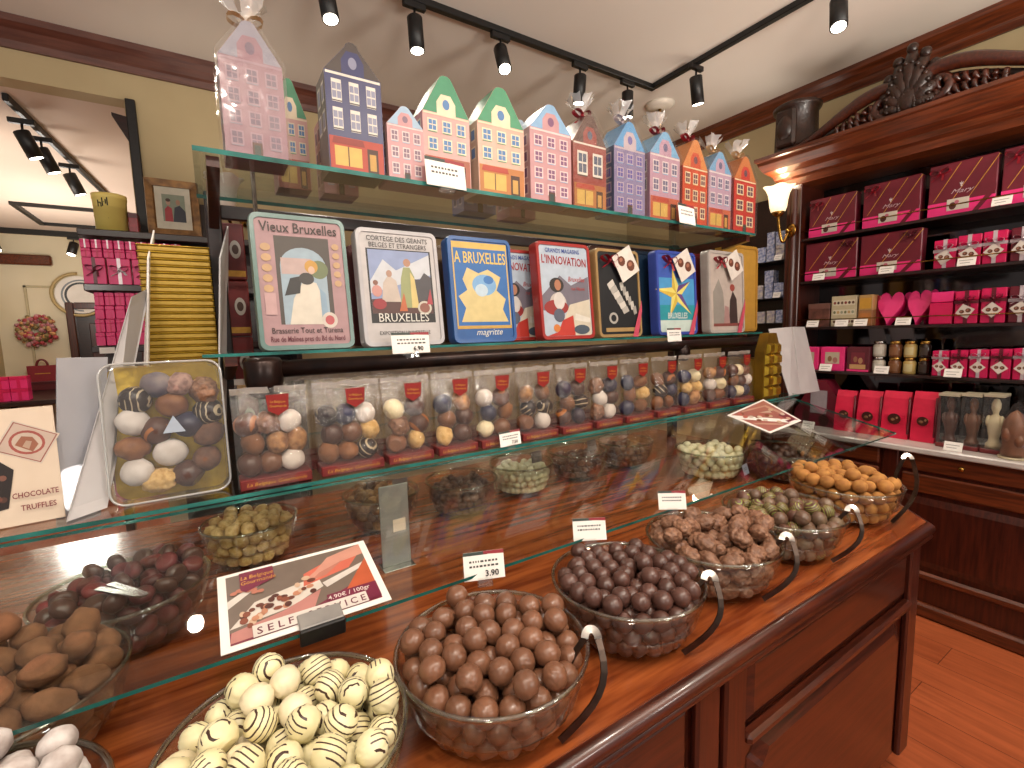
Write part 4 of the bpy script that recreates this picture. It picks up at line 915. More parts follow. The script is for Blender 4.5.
# ---- goods on the cabinet shelves
RZC = -PI/2; XS = 3.262
def slot(px0, px1, ytop, z, X):
    py_ = ytop+20; a = onx(px0, py_, X).y; b = onx(px1, py_, X).y
    return (a+b)/2, abs(a-b), onx((px0+px1)/2, ytop, X).z-z
def ribbon_box(t, w, h, d, mbox, mrib, hr=.5, vr=0, tagx=0, tagged=True, bowed=True, lid=True):
    q = MB(); q.box(-w/2, w/2, 0, d, 0, h*.72 if lid else h, mbox, .003); q.build('box', t)
    if lid: q = MB(); q.box(-w/2-.001, w/2+.001, -.001, d+.001, h*.72+.0005, h, mbox, .003); q.build('lid', t)
    q = MB(); r = min(w, h)*.09; x = vr*w
    q.box(x-r, x+r, -.0028, d+.0028, .001, h+.002, mrib); q.box(-w/2-.0028, w/2+.0028, -.0026, d+.0026, h*hr-r, h*hr+r, mrib); q.build('ribbon', t)
    s = min(w, h)
    if bowed: bow(t, (x, -.010, h*(hr+.05)), s*.42, mrib, rnd.randrange(99))
    if tagged: gift_tag(t, (tagx*w, -.014, h*.38), s*.31, PI/4+rnd.uniform(-.25, .25))
def gift(label, px0, px1, ytop, z, X=XS, mbox=MPINK, mrib=MSILVERR, group=None, d=.1, hr=.62, **k):
    yc, w, h = slot(px0, px1, ytop, z, X); w -= .004
    t = thing('gift_box', label, 'gift box', (X, yc, z+.0005), RZC, group); ribbon_box(t, w, h, d, mbox, mrib, hr, **k); return t
def big_box(label, px0, px1, ytop, z, sw=1):
    yc, w, h = slot(px0, px1, ytop, z, XS); w -= .005
    t = thing('chocolate_box', label, 'chocolate box', (XS, yc, z+.0005), RZC, 'large maroon boxes at the top of the cabinet')
    q = MB(); q.box(-w/2, w/2, 0, .07, h*.0, h, MBOXM, .004); q.build('box', t)
    A = Art(-.0006); A.r(-w*.497, w*.497, .003, h*.26, MHOT)
    for x0 in (-.42, -.12, .12): A.p([(w*x0, h*.30), (w*(x0+.012), h*.30), (w*(x0+.40), h*.97), (w*(x0+.385), h*.97)], MGOLDINK, x0 == -.42)
    A.e(0, h*.53, w*.012, h*.02, 'e0cfd0'); A.p([(-w*.02, h*.55), (w*.02, h*.55), (w*.03, h*.60), (w*.008, h*.575), (0, h*.62), (-w*.008, h*.575), (-w*.03, h*.60)], 'e0cfd0', False)
    A.build('printed_front', t, recalc=False)
    txt(t, 'Mary', 0, h*.40, h*.115, flat('d0b4ba'), -.0016, shear=.45, xs=1.35)
    q = MB(); q.box(-w*.20, w*.13, -.004, -.0015, h*.08, h*.30, flat('dcd2c4'), .0005); q.build('label_card', t)
    A = Art(-.0043); A.e(-w*.11, h*.165, w*.055, h*.07, '5a2a1e'); A.e(-w*.05, h*.23, w*.035, h*.035, 'c86a7c'); A.r(w*.0, w*.10, h*.19, h*.20, '8a7a70'); A.build('label_print', t, recalc=False)
    q = MB(); q.add([(w*.18, -.003, .002), (w*.27, -.003, .002), (w*.498, -.003, h*.33), (w*.498, -.003, h*.46)], [(0, 1, 2, 3)], MBOXM); q.build('ribbon', t, recalc=False)
    bow(t, (-w*.33*sw, -.008, h*.84), min(w, h)*.16, MRED if sw > 0 else MBOXM, rnd.randrange(99))
big_box('large maroon and pink box on the top shelf beside the pilaster', 809, 856, 196, 2.088)
big_box('large maroon and pink box, second from the pilaster on the top shelf', 863, 921, 180, 2.088)
big_box('large maroon and pink box, third from the pilaster on the top shelf', 929, 998, 160, 2.088)
big_box('large maroon and pink box cut by the right edge on the top shelf', 1003, 1085, 140, 2.088)
big_box('large maroon and pink box on the second shelf beside the pilaster', 805, 857, 241, 1.82, -1)
big_box('large maroon and pink box on the second shelf, right of the one by the pilaster', 860, 922, 232, 1.82, -1)
GP = 'pink ribboned boxes in the dark cabinet'
for k, (a, b, yt) in enumerate(((933, 956, 240), (957, 981, 235), (982, 1007, 231))):
    gift('pink gift box with white ribbon and diamond tag, %s of three on the second shelf' % ORD[k], a, b, yt, 1.82, group=GP)
gift('maroon gift box with silver ribbon at the right edge of the second shelf', 1010, 1036, 227, 1.82, mbox=MBOXM, group=GP)
gift('maroon gift box with silver ribbon beyond the right edge of the second shelf', 1038, 1066, 224, 1.82, mbox=MBOXM, group=GP)
# third shelf
yc, w, h = slot(808, 829, 304, 1.53, XS)
t = thing('chocolate_box', 'small brown printed box beside the pilaster on the third shelf', 'chocolate box', (XS, yc, 1.5305), RZC); q = MB(); q.box(-w/2, w/2, 0, .08, 0, h, mat('brown_print', '6b3f34', '4a2a22', rough=.5, scale=24), .002); q.build('box', t)
q = MB(); q.box(-w*.51, w*.51, -.002, .082, h*.78, h*1.01, flat('7a5248'), .001); q.build('lid', t)
yc, w, h = slot(831, 856, 296, 1.53, XS)
t = thing('chocolate_box', 'cream box with three rows of small chocolates on the third shelf', 'chocolate box', (XS, yc, 1.5305), RZC); q = MB(); q.box(-w/2, w/2, 0, .03, 0, h, flat('cdbf9c'), .002); q.build('box', t)
A = Art(-.0006)
for r in range(3):
    A.r(-w*.44, w*.44, h*(.07+.31*r), h*(.24+.31*r), 'e4dabf', r == 0)
for r in range(3):
    for c in range(6): A.e(-w*.36+w*.145*c, h*(.155+.31*r), w*.055, h*.05, ['6b4a34', '7a7f5a', '8a2f2a', 'c9a46a', '4a2a20', '9aa08a'][(c*2+r) % 6], 8, up=(r == 0 and c == 0))
A.build('printed_front', t, recalc=False)
yc, w, h = slot(858, 872, 295, 1.53, XS)
t = thing('chocolate_box', 'narrow tan and brown box beside the pink hearts on the third shelf', 'chocolate box', (XS, yc, 1.5305), RZC); q = MB(); q.box(-w/2, w/2, 0, .08, 0, h*.5, flat('a8744a'), .002); q.build('box', t)
q = MB(); q.box(-w/2, w/2, .001, .079, h*.505, h, flat('c49a62'), .002); q.build('upper_tray', t); A = Art(-.0006); A.r(-w*.4, w*.4, h*.56, h*.9, 'd8a23c'); A.r(-w*.4, w*.4, h*.08, h*.42, 'c07a3c'); A.build('printed_front', t, recalc=False)
gift('thin red box standing between the tan box and the hearts on the third shelf', 873, 880, 296, 1.53, X=XS+.06, mbox=MRED, mrib=MRED, tagged=False, bowed=False)
def heart(w, h, n=28):
    out = []
    for i in range(n):
        a = 2*PI*i/n; x = 16*math.sin(a)**3; z = 13*math.cos(a)-5*math.cos(2*a)-2*math.cos(3*a)-math.cos(4*a); out.append((x/32*w, (z+17)/29*h))
    return out
for k, (a, b, yt, X) in enumerate(((874, 899, 291, XS), (887, 909, 291, XS+.1), (904, 927, 289, XS), (915, 934, 288, XS+.1))):
    yc, w, h = slot(a, b, yt, 1.53, X)
    t = thing('heart_box', ['pink heart shaped box in front, left of the pair on the third shelf', 'pink heart shaped box behind the left heart on the third shelf', 'pink heart shaped box in front, right of the pair on the third shelf', 'pink heart shaped box behind the right heart on the third shelf'][k], 'heart box', (X+.01, yc, 1.531), RZC, 'pink heart boxes', -.32)
    q = MB(); q.prism(heart(w, h), .018, .05, MPINK); q.build('box', t); q = MB(); q.prism([(x*1.03, z*1.02-.001*0) for x, z in heart(w, h)], 0, .0175, MHOT); q.build('lid', t)
for k, (a, b, yt) in enumerate(((929, 952, 292), (954, 978, 291), (980, 1006, 288))):
    if k == 0:
        yc, w, h = slot(a, b, yt, 1.53, XS); t = thing('gift_box', 'plain pink box with a folded flap leaning on the third shelf', 'gift box', (XS, yc, 1.5305), RZC, GP)
        q = MB(); q.box(-w/2, w/2, 0, .09, 0, h*.66, MPINK, .003); q.build('box', t); q = MB(); q.box(-w*.46, w*.5, .004, .08, h*.68, h, MHOT, .003); q.build('flap', t)
    else: gift('pink gift box with dark ribbon, %s from the plain pink box, third shelf' % ('next' if k == 1 else 'second'), a, b, yt, 1.53, mrib=MBOXM, group=GP, hr=.66)
gift('maroon box with a large white tag near the right edge of the third shelf', 1008, 1034, 286, 1.53, mbox=MBOXM, group=GP, tagx=0)
gift('maroon box with a large white tag beyond the right edge of the third shelf', 1036, 1064, 285, 1.53, mbox=MBOXM, group=GP, tagx=0)
# fourth shelf
for k, (a, b) in enumerate(((797, 818), (820, 844), (846, 869))):
    yc, w, h = slot(a, b, 347, 1.255, XS)
    t = thing('chocolate_box', ['flat pink box half behind the white card on the fourth shelf', 'flat pink box with a cream window on the fourth shelf', 'flat dark red box with printed chocolates on the fourth shelf'][k], 'chocolate box', (XS, yc, 1.2555), RZC, 'flat boxes on the fourth shelf')
    q = MB(); q.box(-w*.49, w*.49, 0, .06, 0, h, MMAROON if k == 2 else MHOT, .003); q.build('box', t)
    A = Art(-.0006); A.r(-w*.3, w*.3, h*.3, h*.78, 'cdbfa4' if k < 2 else '7a2030'); A.e(-w*.1, h*.5, w*.09, h*.12, '9c6a4a'); A.e(w*.12, h*.45, w*.1, h*.12, 'b98a62' if k == 2 else 'b87a74')
    if k == 2: A.r(-w*.35, w*.35, h*.12, h*.3, 'd0a46a'); A.r(-w*.48, w*.48, h*.02, h*.10, MHOT)
    A.build('printed_front', t, recalc=False)
MJARL = ['d8d2c4', '8a5a34', 'd4c48e', '3a2a20']
MJAR = glassy('jar_glass', 'e8e0d4', .08, .03)
for r in range(2):
    for c, (a, b) in enumerate(((870, 884), (886, 900), (901, 915), (916, 929))):
        yc, w, h = slot(a, b, 341, 1.255, XS+.02); hh = h/2-.002; R = min(w/2*.94, .043)
        t = thing('jar', '%s jar in the %s layer of the two by four block on the fourth shelf' % (['white', 'brown', 'cream', 'dark'][c], ['bottom', 'top'][r]), 'jar', (XS+.05, yc, 1.2555+r*(h/2+.0005)), RZC, 'jars on the fourth shelf')
        q = MB(); q.lathe([(.001, 0), (R*.95, 0), (R, .006), (R, hh*.72), (R*.8, hh*.8), (R*.8, hh*.82), (.001, hh*.82)], flat(['c9bfae', '7a4a2c', 'cdb06a', '2e1d16'][c], .2), 16); q.build('jar_body', t)
        q = MB(); q.lathe([(.001, hh*.825), (R*.86, hh*.825), (R*.88, hh*.84), (R*.88, hh*.98), (R*.84, hh), (.001, hh)], MBRASS if c else MSTEEL, 16); q.build('lid', t)
        q = MB(); vs = [(R*1.01*math.cos(an), R*1.01*math.sin(an), z) for z in (hh*.15, hh*.62) for an in [-PI/2-.7+1.4*i/6 for i in range(7)]]
        q.add(vs, [(i, i+1, i+8, i+7) for i in range(6)], flat(MJARL[c], .5), True); q.build('label', t, recalc=False)
for k, (a, b) in enumerate(((931, 948), (949, 967), (968, 988), (989, 1011), (1012, 1034), (1036, 1060))):
    gift('pink gift box with diamond tag, %s right of the jars, fourth shelf' % ORD[k], a, b, 351-k*.6, 1.255, mrib=MBOXM if k % 2 else MSILVERR, group=GP, hr=.72)
# on the marble
XM = 3.17; MZ = .904
yc, w, h = slot(795, 838, 380, MZ, XM+.04)
t = thing('chocolate_box', 'maroon box with a sloping lid and grey label on the marble worktop', 'chocolate box', (XM+.04, yc, MZ+.0005), RZC)
q = MB(); q.prism([(-w/2, 0), (w/2, 0), (w/2, h*.62), (w*.2, h), (-w*.05, h), (-w/2, h*.30)], 0, .12, MBOXM); q.build('box', t)
q = MB(); q.box(-w*.12, w*.26, -.003, -.001, h*.28, h*.78, flat('a59aa0'), .0005); q.build('label_card', t); A = Art(-.0012); A.e(-w*.22, h*.2, w*.09, h*.16, '4a1a1a'); A.e(w*.2, h*.14, w*.12, h*.13, '3a1512'); A.build('printed_front', t, recalc=False)
for k, (a, b) in enumerate(((834, 854), (856, 880), (881, 909), (911, 936))):
    yc, w, h = slot(a, b, 391+k*.5, MZ, XM)
    t = thing('pouch', 'red cardboard pouch with a round window on the marble, %s right of the maroon box' % ORD[k], 'pouch', (XM, yc, MZ+.0005), RZC, 'red pouches on the marble worktop')
    q = MB(); w2 = w*.97; vs = []
    for z, dd in ((0, .09), (h*.5, .075), (h*.86, .04), (h, .012)):
        vs += [(-w2/2, .045-dd/2, z), (w2/2, .045-dd/2, z), (w2/2, .045+dd/2, z), (-w2/2, .045+dd/2, z)]
    q.add(vs, [(j*4+i, j*4+(i+1) % 4, j*4+(i+1) % 4+4, j*4+i+4) for j in range(3) for i in range(4)]+[(3, 2, 1, 0), (12, 13, 14, 15)], MREDP); q.build('pouch_body', t)
    q = MB(); nn = 16; zc = h*.42; R_ = min(w*.24, .035)
    q.add([(R_*math.cos(2*PI*i/nn), .0035+(zc-h*.40)*.1-.008+.12*R_*math.sin(2*PI*i/nn)*.3, zc+R_*math.sin(2*PI*i/nn)) for i in range(nn)], [list(range(nn))], flat('4a2018', .3)); q.build('window', t, recalc=False)
    q = MB(); q.ball((-.006, .0, zc-.004), (.014, .006, .012), flat('8a5a3a'), 8, 6); q.ball((.012, .001, zc+.006), (.012, .006, .012), flat('a07a56'), 8, 6); q.build('printed_chocolates', t)
    q = MB(); q.tube([(w*.49, .0, h*.12), (w*.485, .006, h*.5), (w*.48, .02, h*.9)], .006, flat('6a1020', .3), 6); q.build('side_ribbon', t)
def figure(q, m, h, w, seed):
    """moulded chocolate bust on a round foot"""
    q.lathe([(.001, 0), (w*.34, 0), (w*.34, h*.08), (w*.24, h*.12), (w*.22, h*.20), (w*.30, h*.36), (w*.36, h*.52), (w*.26, h*.62), (w*.12, h*.68), (w*.13, h*.72), (w*.2, h*.8), (w*.2, h*.9), (w*.11, h*.985), (.001, h)], m, 20)
    q.ball((-w*.27, -.004, h*.54), (w*.13, .02, h*.12), m, 10, 8); q.ball((w*.27, -.004, h*.54), (w*.13, .02, h*.12), m, 10, 8); q.ball((0, -w*.17, h*.84), (w*.07, w*.08, h*.05), m, 8, 6)
for k, (a, b, mm, nm) in enumerate(((937, 959, DARK, 'dark'), (960, 981, MILK, 'milk'), (982, 1004, IVORYP, 'white'))):
    yc, w, h = slot(a, b, 394+k*.4, MZ, 3.12); w -= .004
    t = thing('clear_gift_box', 'clear box on the marble holding the %s chocolate figure' % nm, 'clear box', (3.12, yc, MZ+.0005), RZC, 'clear boxes with chocolate figures')
    q = MB(); q.box(-w/2, w/2, 0, .1, .022, h, MCLEAR, .002); q.build('clear_cover', t); q = MB(); q.box(-w/2-.001, w/2+.001, -.001, .101, 0, .021, flat('7a2a2a', .4), .002); q.build('base_card', t)
    q = MB(); q.box(-w/2-.0012, w/2+.0012, -.0012, .1012, h-.012, h+.001, flat('c9bfa4', .3), .001); q.build('top_edge', t)
    q = MB(); figure(q, mm, h*.84, .085, k); o = q.build('chocolate_figure', None, (3.17, yc, MZ+.0235), (0, 0, RZC)); tag(o, 'moulded %s chocolate bust inside its clear box on the marble' % nm, 'chocolate figure', 'chocolate figures on the marble')
a, b = onx(1001, 440, 3.06).y, onx(1024, 440, 3.06).y; w = a-b; h = onx(1012, 404, 3.06).z-MZ
t = thing('clear_bag', 'clear cellophane bag with a gabled top holding a milk chocolate figure at the right edge', 'clear bag', (3.05, (a+b)/2, MZ+.0005), RZC)
q = MB(); q.prism([(-w/2, 0), (w/2, 0), (w/2, h*.66), (w*.08, h), (-w*.08, h), (-w/2, h*.66)], 0, .09, MFILM); q.build('film', t); q = MB(); q.lathe([(.001, .001), (.05, .001), (.052, .008), (.001, .009)], flat('d8cba8', .4), 18, (0, .045, 0)); q.build('base_disc', t)
q = MB(); q.lathe([(.001, 0), (.040, 0), (.045, .02), (.038, h*.2), (.046, h*.45), (.04, h*.62), (.02, h*.78), (.001, h*.84)], MILK, 18); q.ball((-.02, -.03, h*.4), (.02, .02, .035), MILK, 8, 6); q.ball((.022, -.03, h*.3), (.02, .018, .03), MILK, 8, 6)
o = q.build('chocolate_figure', None, (3.095, (a+b)/2, MZ+.0105), (0, 0, RZC)); tag(o, 'milk chocolate figure inside the gabled cellophane bag', 'chocolate figure', 'chocolate figures on the marble')
a = onx(1036, 430, 3.12).y
t = thing('clear_bag', 'pale blue wrapped bag behind the gabled one at the right edge', 'clear bag', (3.14, a, MZ+.0005), RZC); q = MB(); q.prism([(-.06, 0), (.06, 0), (.06, .16), (.0, .24), (-.06, .16)], 0, .07, flat('8f9ccc', .35)); q.build('wrapper', t); tuft(t, (0, .03, .22), .05, 5)
# crumpled wrappers by the marble edge
rr = random.Random(4)
for px, py, lab, mm in ((880, 431, 'crumpled white and pink tissue wrapper on the marble edge', flat('dcc8ca', .5)), (863, 428, 'crumpled pale pink tissue wrapper left of the white one on the marble', flat('cf7f92', .5))):
    P_ = onz(px, py, MZ); q = MB()
    q.ball((0, 0, .028), (.05, .06, .028), mm, 16, 10, fn=lambda d: 1+.35*noise.noise(d*3+Vector((px, 0, 0)))); o = q.build('tissue_wrapper', None, (P_.x+.02, P_.y, MZ+.001)); tag(o, lab, 'wrapper')
# small price cards along the cabinet shelves
def shelf_card(label, px, py, X, z, w=.07, h=.045):
    t = thing('shelf_price_card', label, 'price card', (X, onx(px, py, X).y, z), RZC, 'price cards on the cabinet shelves', -.35)
    q = MB(); q.box(-w/2, w/2, -.001, .001, 0, h, MWHITE, .0003); q.build('card', t); A = Art(-.0012); A.r(-w*.4, w*.35, h*.6, h*.66, '8a8480'); A.r(-w*.35, w*.2, h*.3, h*.36, '8a8480', False); A.build('lettering', t, recalc=False)
for px, X, z, lab in ((993, 3.225, 2.0885, 'white card under the third large box on the top shelf'), (817, 3.225, 1.8205, 'white card under the pilaster side box on the second shelf'), (884, 3.225, 1.8205, 'white card below the second large box on the second shelf'), (963, 3.225, 1.8205, 'white card before the three pink gift boxes on the second shelf'),
                      (813, 3.225, 1.5305, 'white card before the small brown box on the third shelf'), (842, 3.225, 1.5305, 'white card before the cream box on the third shelf'), (861, 3.225, 1.5305, 'white card before the narrow tan box on the third shelf'), (904, 3.225, 1.5305, 'white card between the pink hearts on the third shelf'),
                      (828, 3.225, 1.2555, 'white card before the flat pink boxes on the fourth shelf'), (885, 3.225, 1.2555, 'white card before the jars on the fourth shelf'), (958, 3.225, 1.2555, 'white card before the gift boxes on the fourth shelf'), (813, 3.09, .9045, 'white card before the maroon box on the marble'), (964, 3.06, .9045, 'white card before the clear boxes on the marble')):
    shelf_card(lab, px, 300, X, z)

# ---- corner shelves with small blue boxes, left of the pilaster
t = thing('corner_shelf', 'dark narrow shelf rack with glass boards left of the cabinet pilaster', 'shelf', (3.3, 2.02, .905))
q = MB(); q.box(.2, .24, -.3, .3, 0, 1.55, MDK, .003); q.build('back_board', t)
q = MB(); q.box(0, .2, -.3, -.285, 0, 1.55, MDK, .002); q.build('side_board', t)
z1, z2, z3 = [onx(775, py_, 3.315).z for py_ in (261, 298, 323)]
for z in (z1, z2, z3):
    q = MB(); q.box(0, .198, -.283, .3, z-.911, z-.905, MBLK, .001); q.build('glass_board', t)
MDELFT = mat('delft_print', 'c3c6d6', '5b6a9c', rough=.4, scale=55, detail=4)
MDELFT2 = mat('delft_print_tan', 'c9bfae', '8f8aa0', rough=.4, scale=45, detail=4)
def blue_box(label, px0, px1, ytop, z, mm, X=3.315):
    yc, w, h = slot(px0, px1, ytop, z, X)
    t = thing('small_box', label, 'small box', (X, yc, z+.0005), RZC, 'small blue and white boxes by the pilaster'); q = MB(); q.box(-w*.48, w*.48, 0, .07, 0, h*.74, mm, .002); q.build('box', t); q = MB(); q.box(-w*.49, w*.49, -.001, .071, h*.745, h, mm, .002); q.build('lid', t)
for k, (a, b, yt, z, mm) in enumerate(((757, 765, 248, z1, MDELFT), (766, 774, 246, z1, MDELFT), (775, 784, 245, z1, MDELFT2), (752, 762, 286, z2, MDELFT2), (764, 772, 284, z2, MDELFT), (773, 783, 283, z2, MDELFT), (756, 764, 312, z3, MDELFT2), (766, 774, 311, z3, MDELFT2), (775, 784, 310, z3, MDELFT))):
    row = ['upper', 'middle', 'lower'][k//3]; posn = ['left', 'middle', 'right'][k % 3]
    blue_box('small blue and white box, %s of three on the %s board by the pilaster' % (posn, row), a, b, yt, z, mm)
for k, (a, b, yt, dz) in enumerate(((760, 769, 235, .118), (772, 783, 232, .125), (766, 777, 272, .11))):
    z = (z1, z1, z2)[k]; yy = slot(a, b, yt, z, 3.315)
    base = slot(*[(766, 774, 246), (775, 784, 245), (764, 772, 284)][k], z, 3.315)[2]+.001
    yc, w, h = yy[0], yy[1], .09
    t = thing('small_box', ['small pale box stacked on the upper board by the pilaster', 'small blue box topmost beside the lamp', 'small box stacked on the middle board by the pilaster'][k], 'small box', (3.315, slot(*[(766, 774, 246), (775, 784, 245), (764, 772, 284)][k], z, 3.315)[0], z+base), RZC, 'small blue and white boxes by the pilaster')
    q = MB(); q.box(-w*.4, w*.4, 0, .07, 0, h*.74, MDELFT, .002); q.build('box', t); q = MB(); q.box(-w*.41, w*.41, -.001, .071, h*.745, h, MDELFT, .002); q.build('lid', t)
for px, X, z, lab in ((776, 3.27, z1+.0005, 'white card on the upper board of the corner rack'), (776, 3.27, z2+.0005, 'white card on the middle board of the corner rack')): shelf_card(lab, px, 300, X+.02, z, .05, .04)

# ------------------------------------------------------------------ tulip wall lamps
MSHADE, nt, out = _new('opal_glass_lit')
p = N(nt, 'ShaderNodeBsdfPrincipled'); p.inputs['Base Color'].default_value = lin('f2ead8'); p.inputs['Roughness'].default_value = .3; p.inputs['Emission Color'].default_value = lin('ffe2b0'); p.inputs['Emission Strength'].default_value = 1.0; L(nt, p.outputs[0], out.inputs[0])
MSHADE2 = mat('opal_glass', 'e6ddd0', 'ded4c6', rough=.3, scale=6)
def sconce(label, wall, shade, r, h, msh):
    """brass arm from the wall plate to a tulip shade"""
    wall = Vector(wall); sp = Vector(shade)-wall
    t = thing('wall_lamp', label, 'lamp', wall)
    d = Vector((sp.x, sp.y, 0)).normalized()
    q = MB(); q.tube([-d*.0+d*.001, d*.012, d*.02], [.045, .045, .02], MBRASS, 18); q.ball(d*.03, .016, MBRASS); q.build('back_plate', t)
    q = MB(); pts = []
    for i in range(15):
        f = i/14; hz = f**.8; pts.append(Vector((sp.x*hz, sp.y*hz, 0))+d*.02*(1-f)+Vector((0, 0, sp.z*f*f-.09*math.sin(PI*f))))
    q.tube(pts, .009, MBRASS, 10); q.build('arm', t)
    q = MB(); q.lathe([(.001, -.02), (.02, -.018), (.034, .0), (.038, .012), (.03, .014), (.001, .014)], MBRASS, 18, sp); q.build('gallery', t)
    q = MB(); prof = [(.36, 0), (.46, .03), (.55, .2), (.60, .45), (.68, .7), (.84, .9), (1.0, 1.0)]; n = 36; vs = []
    for rr_, zz in prof:
        for i in range(n):
            a = 2*PI*i/n; k = 1+.10*max(0, zz-.55)/.45*math.cos(5*a); vs.append((sp.x+r*rr_*k*math.cos(a), sp.y+r*rr_*k*math.sin(a), sp.z+.012+h*zz*(1+.05*math.cos(5*a)*max(0, zz-.6))))
    q.add(vs, [(j*n+i, j*n+(i+1) % n, (j+1)*n+(i+1) % n, (j+1)*n+i) for j in range(len(prof)-1) for i in range(n)], msh, True)
    o = q.build('tulip_shade', t); md = o.modifiers.new('thickness', 'SOLIDIFY'); md.thickness = .003
    return t, wall+sp+Vector((0, 0, h*.6))
P_ = onx(778, 214, 3.13)
t, lp = sconce('lit brass wall lamp with an opal tulip shade on the cabinet pilaster', (3.218, 1.65, 2.15), P_, .085, .155, MSHADE)
l = bpy.data.lights.new('lamp', 'POINT'); l.energy = 2.2; l.color = (1, .85, .62); l.shadow_soft_size = .03; o = bpy.data.objects.new('lamp_glow', l); COL.objects.link(o); o.location = lp+Vector((0, 0, .12))
P_ = ony(226, 212, 3.1)
sconce('brass wall lamp with a white tulip shade left of the shelf, behind the glass', (P_.x+.12, YB-.002, P_.z+.03), P_, .095, .17, MSHADE2)

# ------------------------------------------------------------------ back left: shelf unit with pink boxes, picture and bucket
YS = 3.08
t = thing('wall_shelf', 'dark brown shelf unit with pink boxes on the back wall behind the counter', 'shelf', (-.5, YS, 0))
for z in (2.105, 1.84, 1.535, 1.2):
    q = MB(); q.box(0, .95, 0, .3, z-.035, z, MDK, .004); q.build('shelf_board', t)
q = MB(); q.box(.3, .95, .295, .315, .3, 2.07, MDK, .003); q.build('back_board', t)
q = MB(); q.box(.93, .96, .0, .295, .0, 2.068, MDK, .003); q.build('end_board', t)
q = MB(); q.box(.02, .06, .2, .26, 0, 2.068, MWV, .003); q.build('post', t)
GL = 'pink boxes on the back shelf unit'
def back_box(label, px0, px1, z, h, y=YS+.02, bowed=False, mm=MHOT, rib=MSILVERR):
    a, b = ony(px0, 260, y).x, ony(px1, 260, y).x; w = b-a-.003
    t = thing('pink_gift_box', label, 'gift box', ((a+b)/2, y, z+.0005), 0, GL); q = MB(); q.box(-w/2, w/2, 0, .09, 0, h*.7, mm, .002); q.build('box', t); q = MB(); q.box(-w/2, w/2, -.001, .091, h*.705, h, mm, .002); q.build('lid', t)
    q = MB(); r = w*.08; q.box(-r, r, -.0025, .0925, 0.001, h+.0015, rib); q.build('ribbon', t)
    if bowed: bow(t, (0, -.006, h*.55), w*.42, rib, rnd.randrange(99), wd=.3)
for c, (a, b) in enumerate(((81, 105), (106, 130), (131, 155), (156, 180), (181, 205))):
    back_box('pink box with a ribbon bow, %s from the left on the back shelf' % ORD[c], a, b, 1.84, .128, bowed=True, rib=MSILVERR if c % 2 else MBOXM)
for r in range(2):
    for c in range(9):
        a = 81+11.3*c; back_box('small pink box, %s from the left in the %s stacked row above the bowed boxes' % (ORD[c], 'lower' if r == 0 else 'upper'), a, a+11, 1.9695+r*.0445, .042, rib=MSILVERR if r else MPINK)
for r in range(4):
    for c in range(5):
        a = 86+10.5*c+r*1; back_box('small pink box, %s from the left in the %s row of the lower back shelf' % (ORD[c], ['bottom', 'second', 'third', 'top'][r]), a, a+10.3, 1.5355+r*.0665, .064 if r else .065, rib=MPINK if r % 2 else MHOT)
q = MB(); t = thing('price_card', 'small white card on the front of the lower back shelf', 'price card', (ony(107, 347, YS).x, YS-.003, 1.497)); q.box(-.03, .03, -.002, 0, 0, .03, MWHITE, .0003); q.build('card', t)
# picture frame with a couple
a, b = ony(148, 230, YS+.1), ony(202, 230, YS+.1); w = b.x-a.x; h = .31
t = thing('framed_photo', 'gilt brown picture frame with a photo of two people on the back shelf', 'picture frame', ((a.x+b.x)/2, YS+.08, 2.1055), 0, None, -.10)
MGILT = mat('gilt_wood', '8a6436', '5f4020', rough=.35, scale=25, metal=.3)
q = MB(); e = .042
o_ = [(-w/2, 0), (w/2, 0), (w/2, h), (-w/2, h)]; i_ = [(-w/2+e, e), (w/2-e, e), (w/2-e, h-e), (-w/2+e, h-e)]
q.add([(x, .02, z) for x, z in o_]+[(x*.97, -.004, z*.97+.004) for x, z in o_]+[(x*1.1, .0, z) for x, z in i_]+[(x, .008, z) for x, z in i_], [[k+j*4, (k+1) % 4+j*4, (k+1) % 4+j*4+4, k+j*4+4] for j in range(3) for k in range(4)]+[(3, 2, 1, 0)], MGILT); q.build('frame', t)
A = Art(.0078, .00015); A.r(-w/2+e, w/2-e, e, h-e, 'd9d3bf'); A.r(-w*.20, w*.22, h*.27, h*.74, '8f9a86')
A.p([(-w*.02, h*.27), (w*.22, h*.27), (w*.22, h*.46), (w*.12, h*.56), (w*.02, h*.52)], '2c3040'); A.e(w*.09, h*.61, w*.04, h*.05, 'b48a70'); A.p([(-w*.17, h*.27), (-w*.02, h*.27), (-w*.03, h*.5), (-w*.1, h*.54), (-w*.16, h*.48)], 'b0343e'); A.e(-w*.09, h*.60, w*.04, h*.05, 'c09a82'); A.e(-w*.09, h*.64, w*.045, h*.03, '4a3024')
A.build('photo', t, recalc=False)
a = ony(207, 230, YS+.2)
t = thing('dark_picture', 'plain dark brown frame standing behind the gilt picture frame', 'picture frame', (a.x, YS+.2, 2.1055), 0, None, -.12); q = MB(); q.prism([(-.08, 0), (.06, 0), (.045, .22), (-.08, .22)], 0, .02, MDK); q.build('frame', t)
a, b = ony(94, 230, YS+.12), ony(130, 230, YS+.12); R = (b.x-a.x)/2
t = thing('yellow_bucket', 'yellow round tub with dark script on the back shelf', 'bucket', ((a.x+b.x)/2, YS+.14, 2.1055))
MYEL = mat('yellow_tub', 'f8e284', 'f0d774', rough=.45, scale=5)
q = MB(); q.lathe([(.001, 0), (R*.88, 0), (R*.97, .17), (R, .172), (R, .195), (R*.96, .195), (R*.93, .02), (.001, .02)], MYEL, 32); q.build('tub', t)
q = MB()
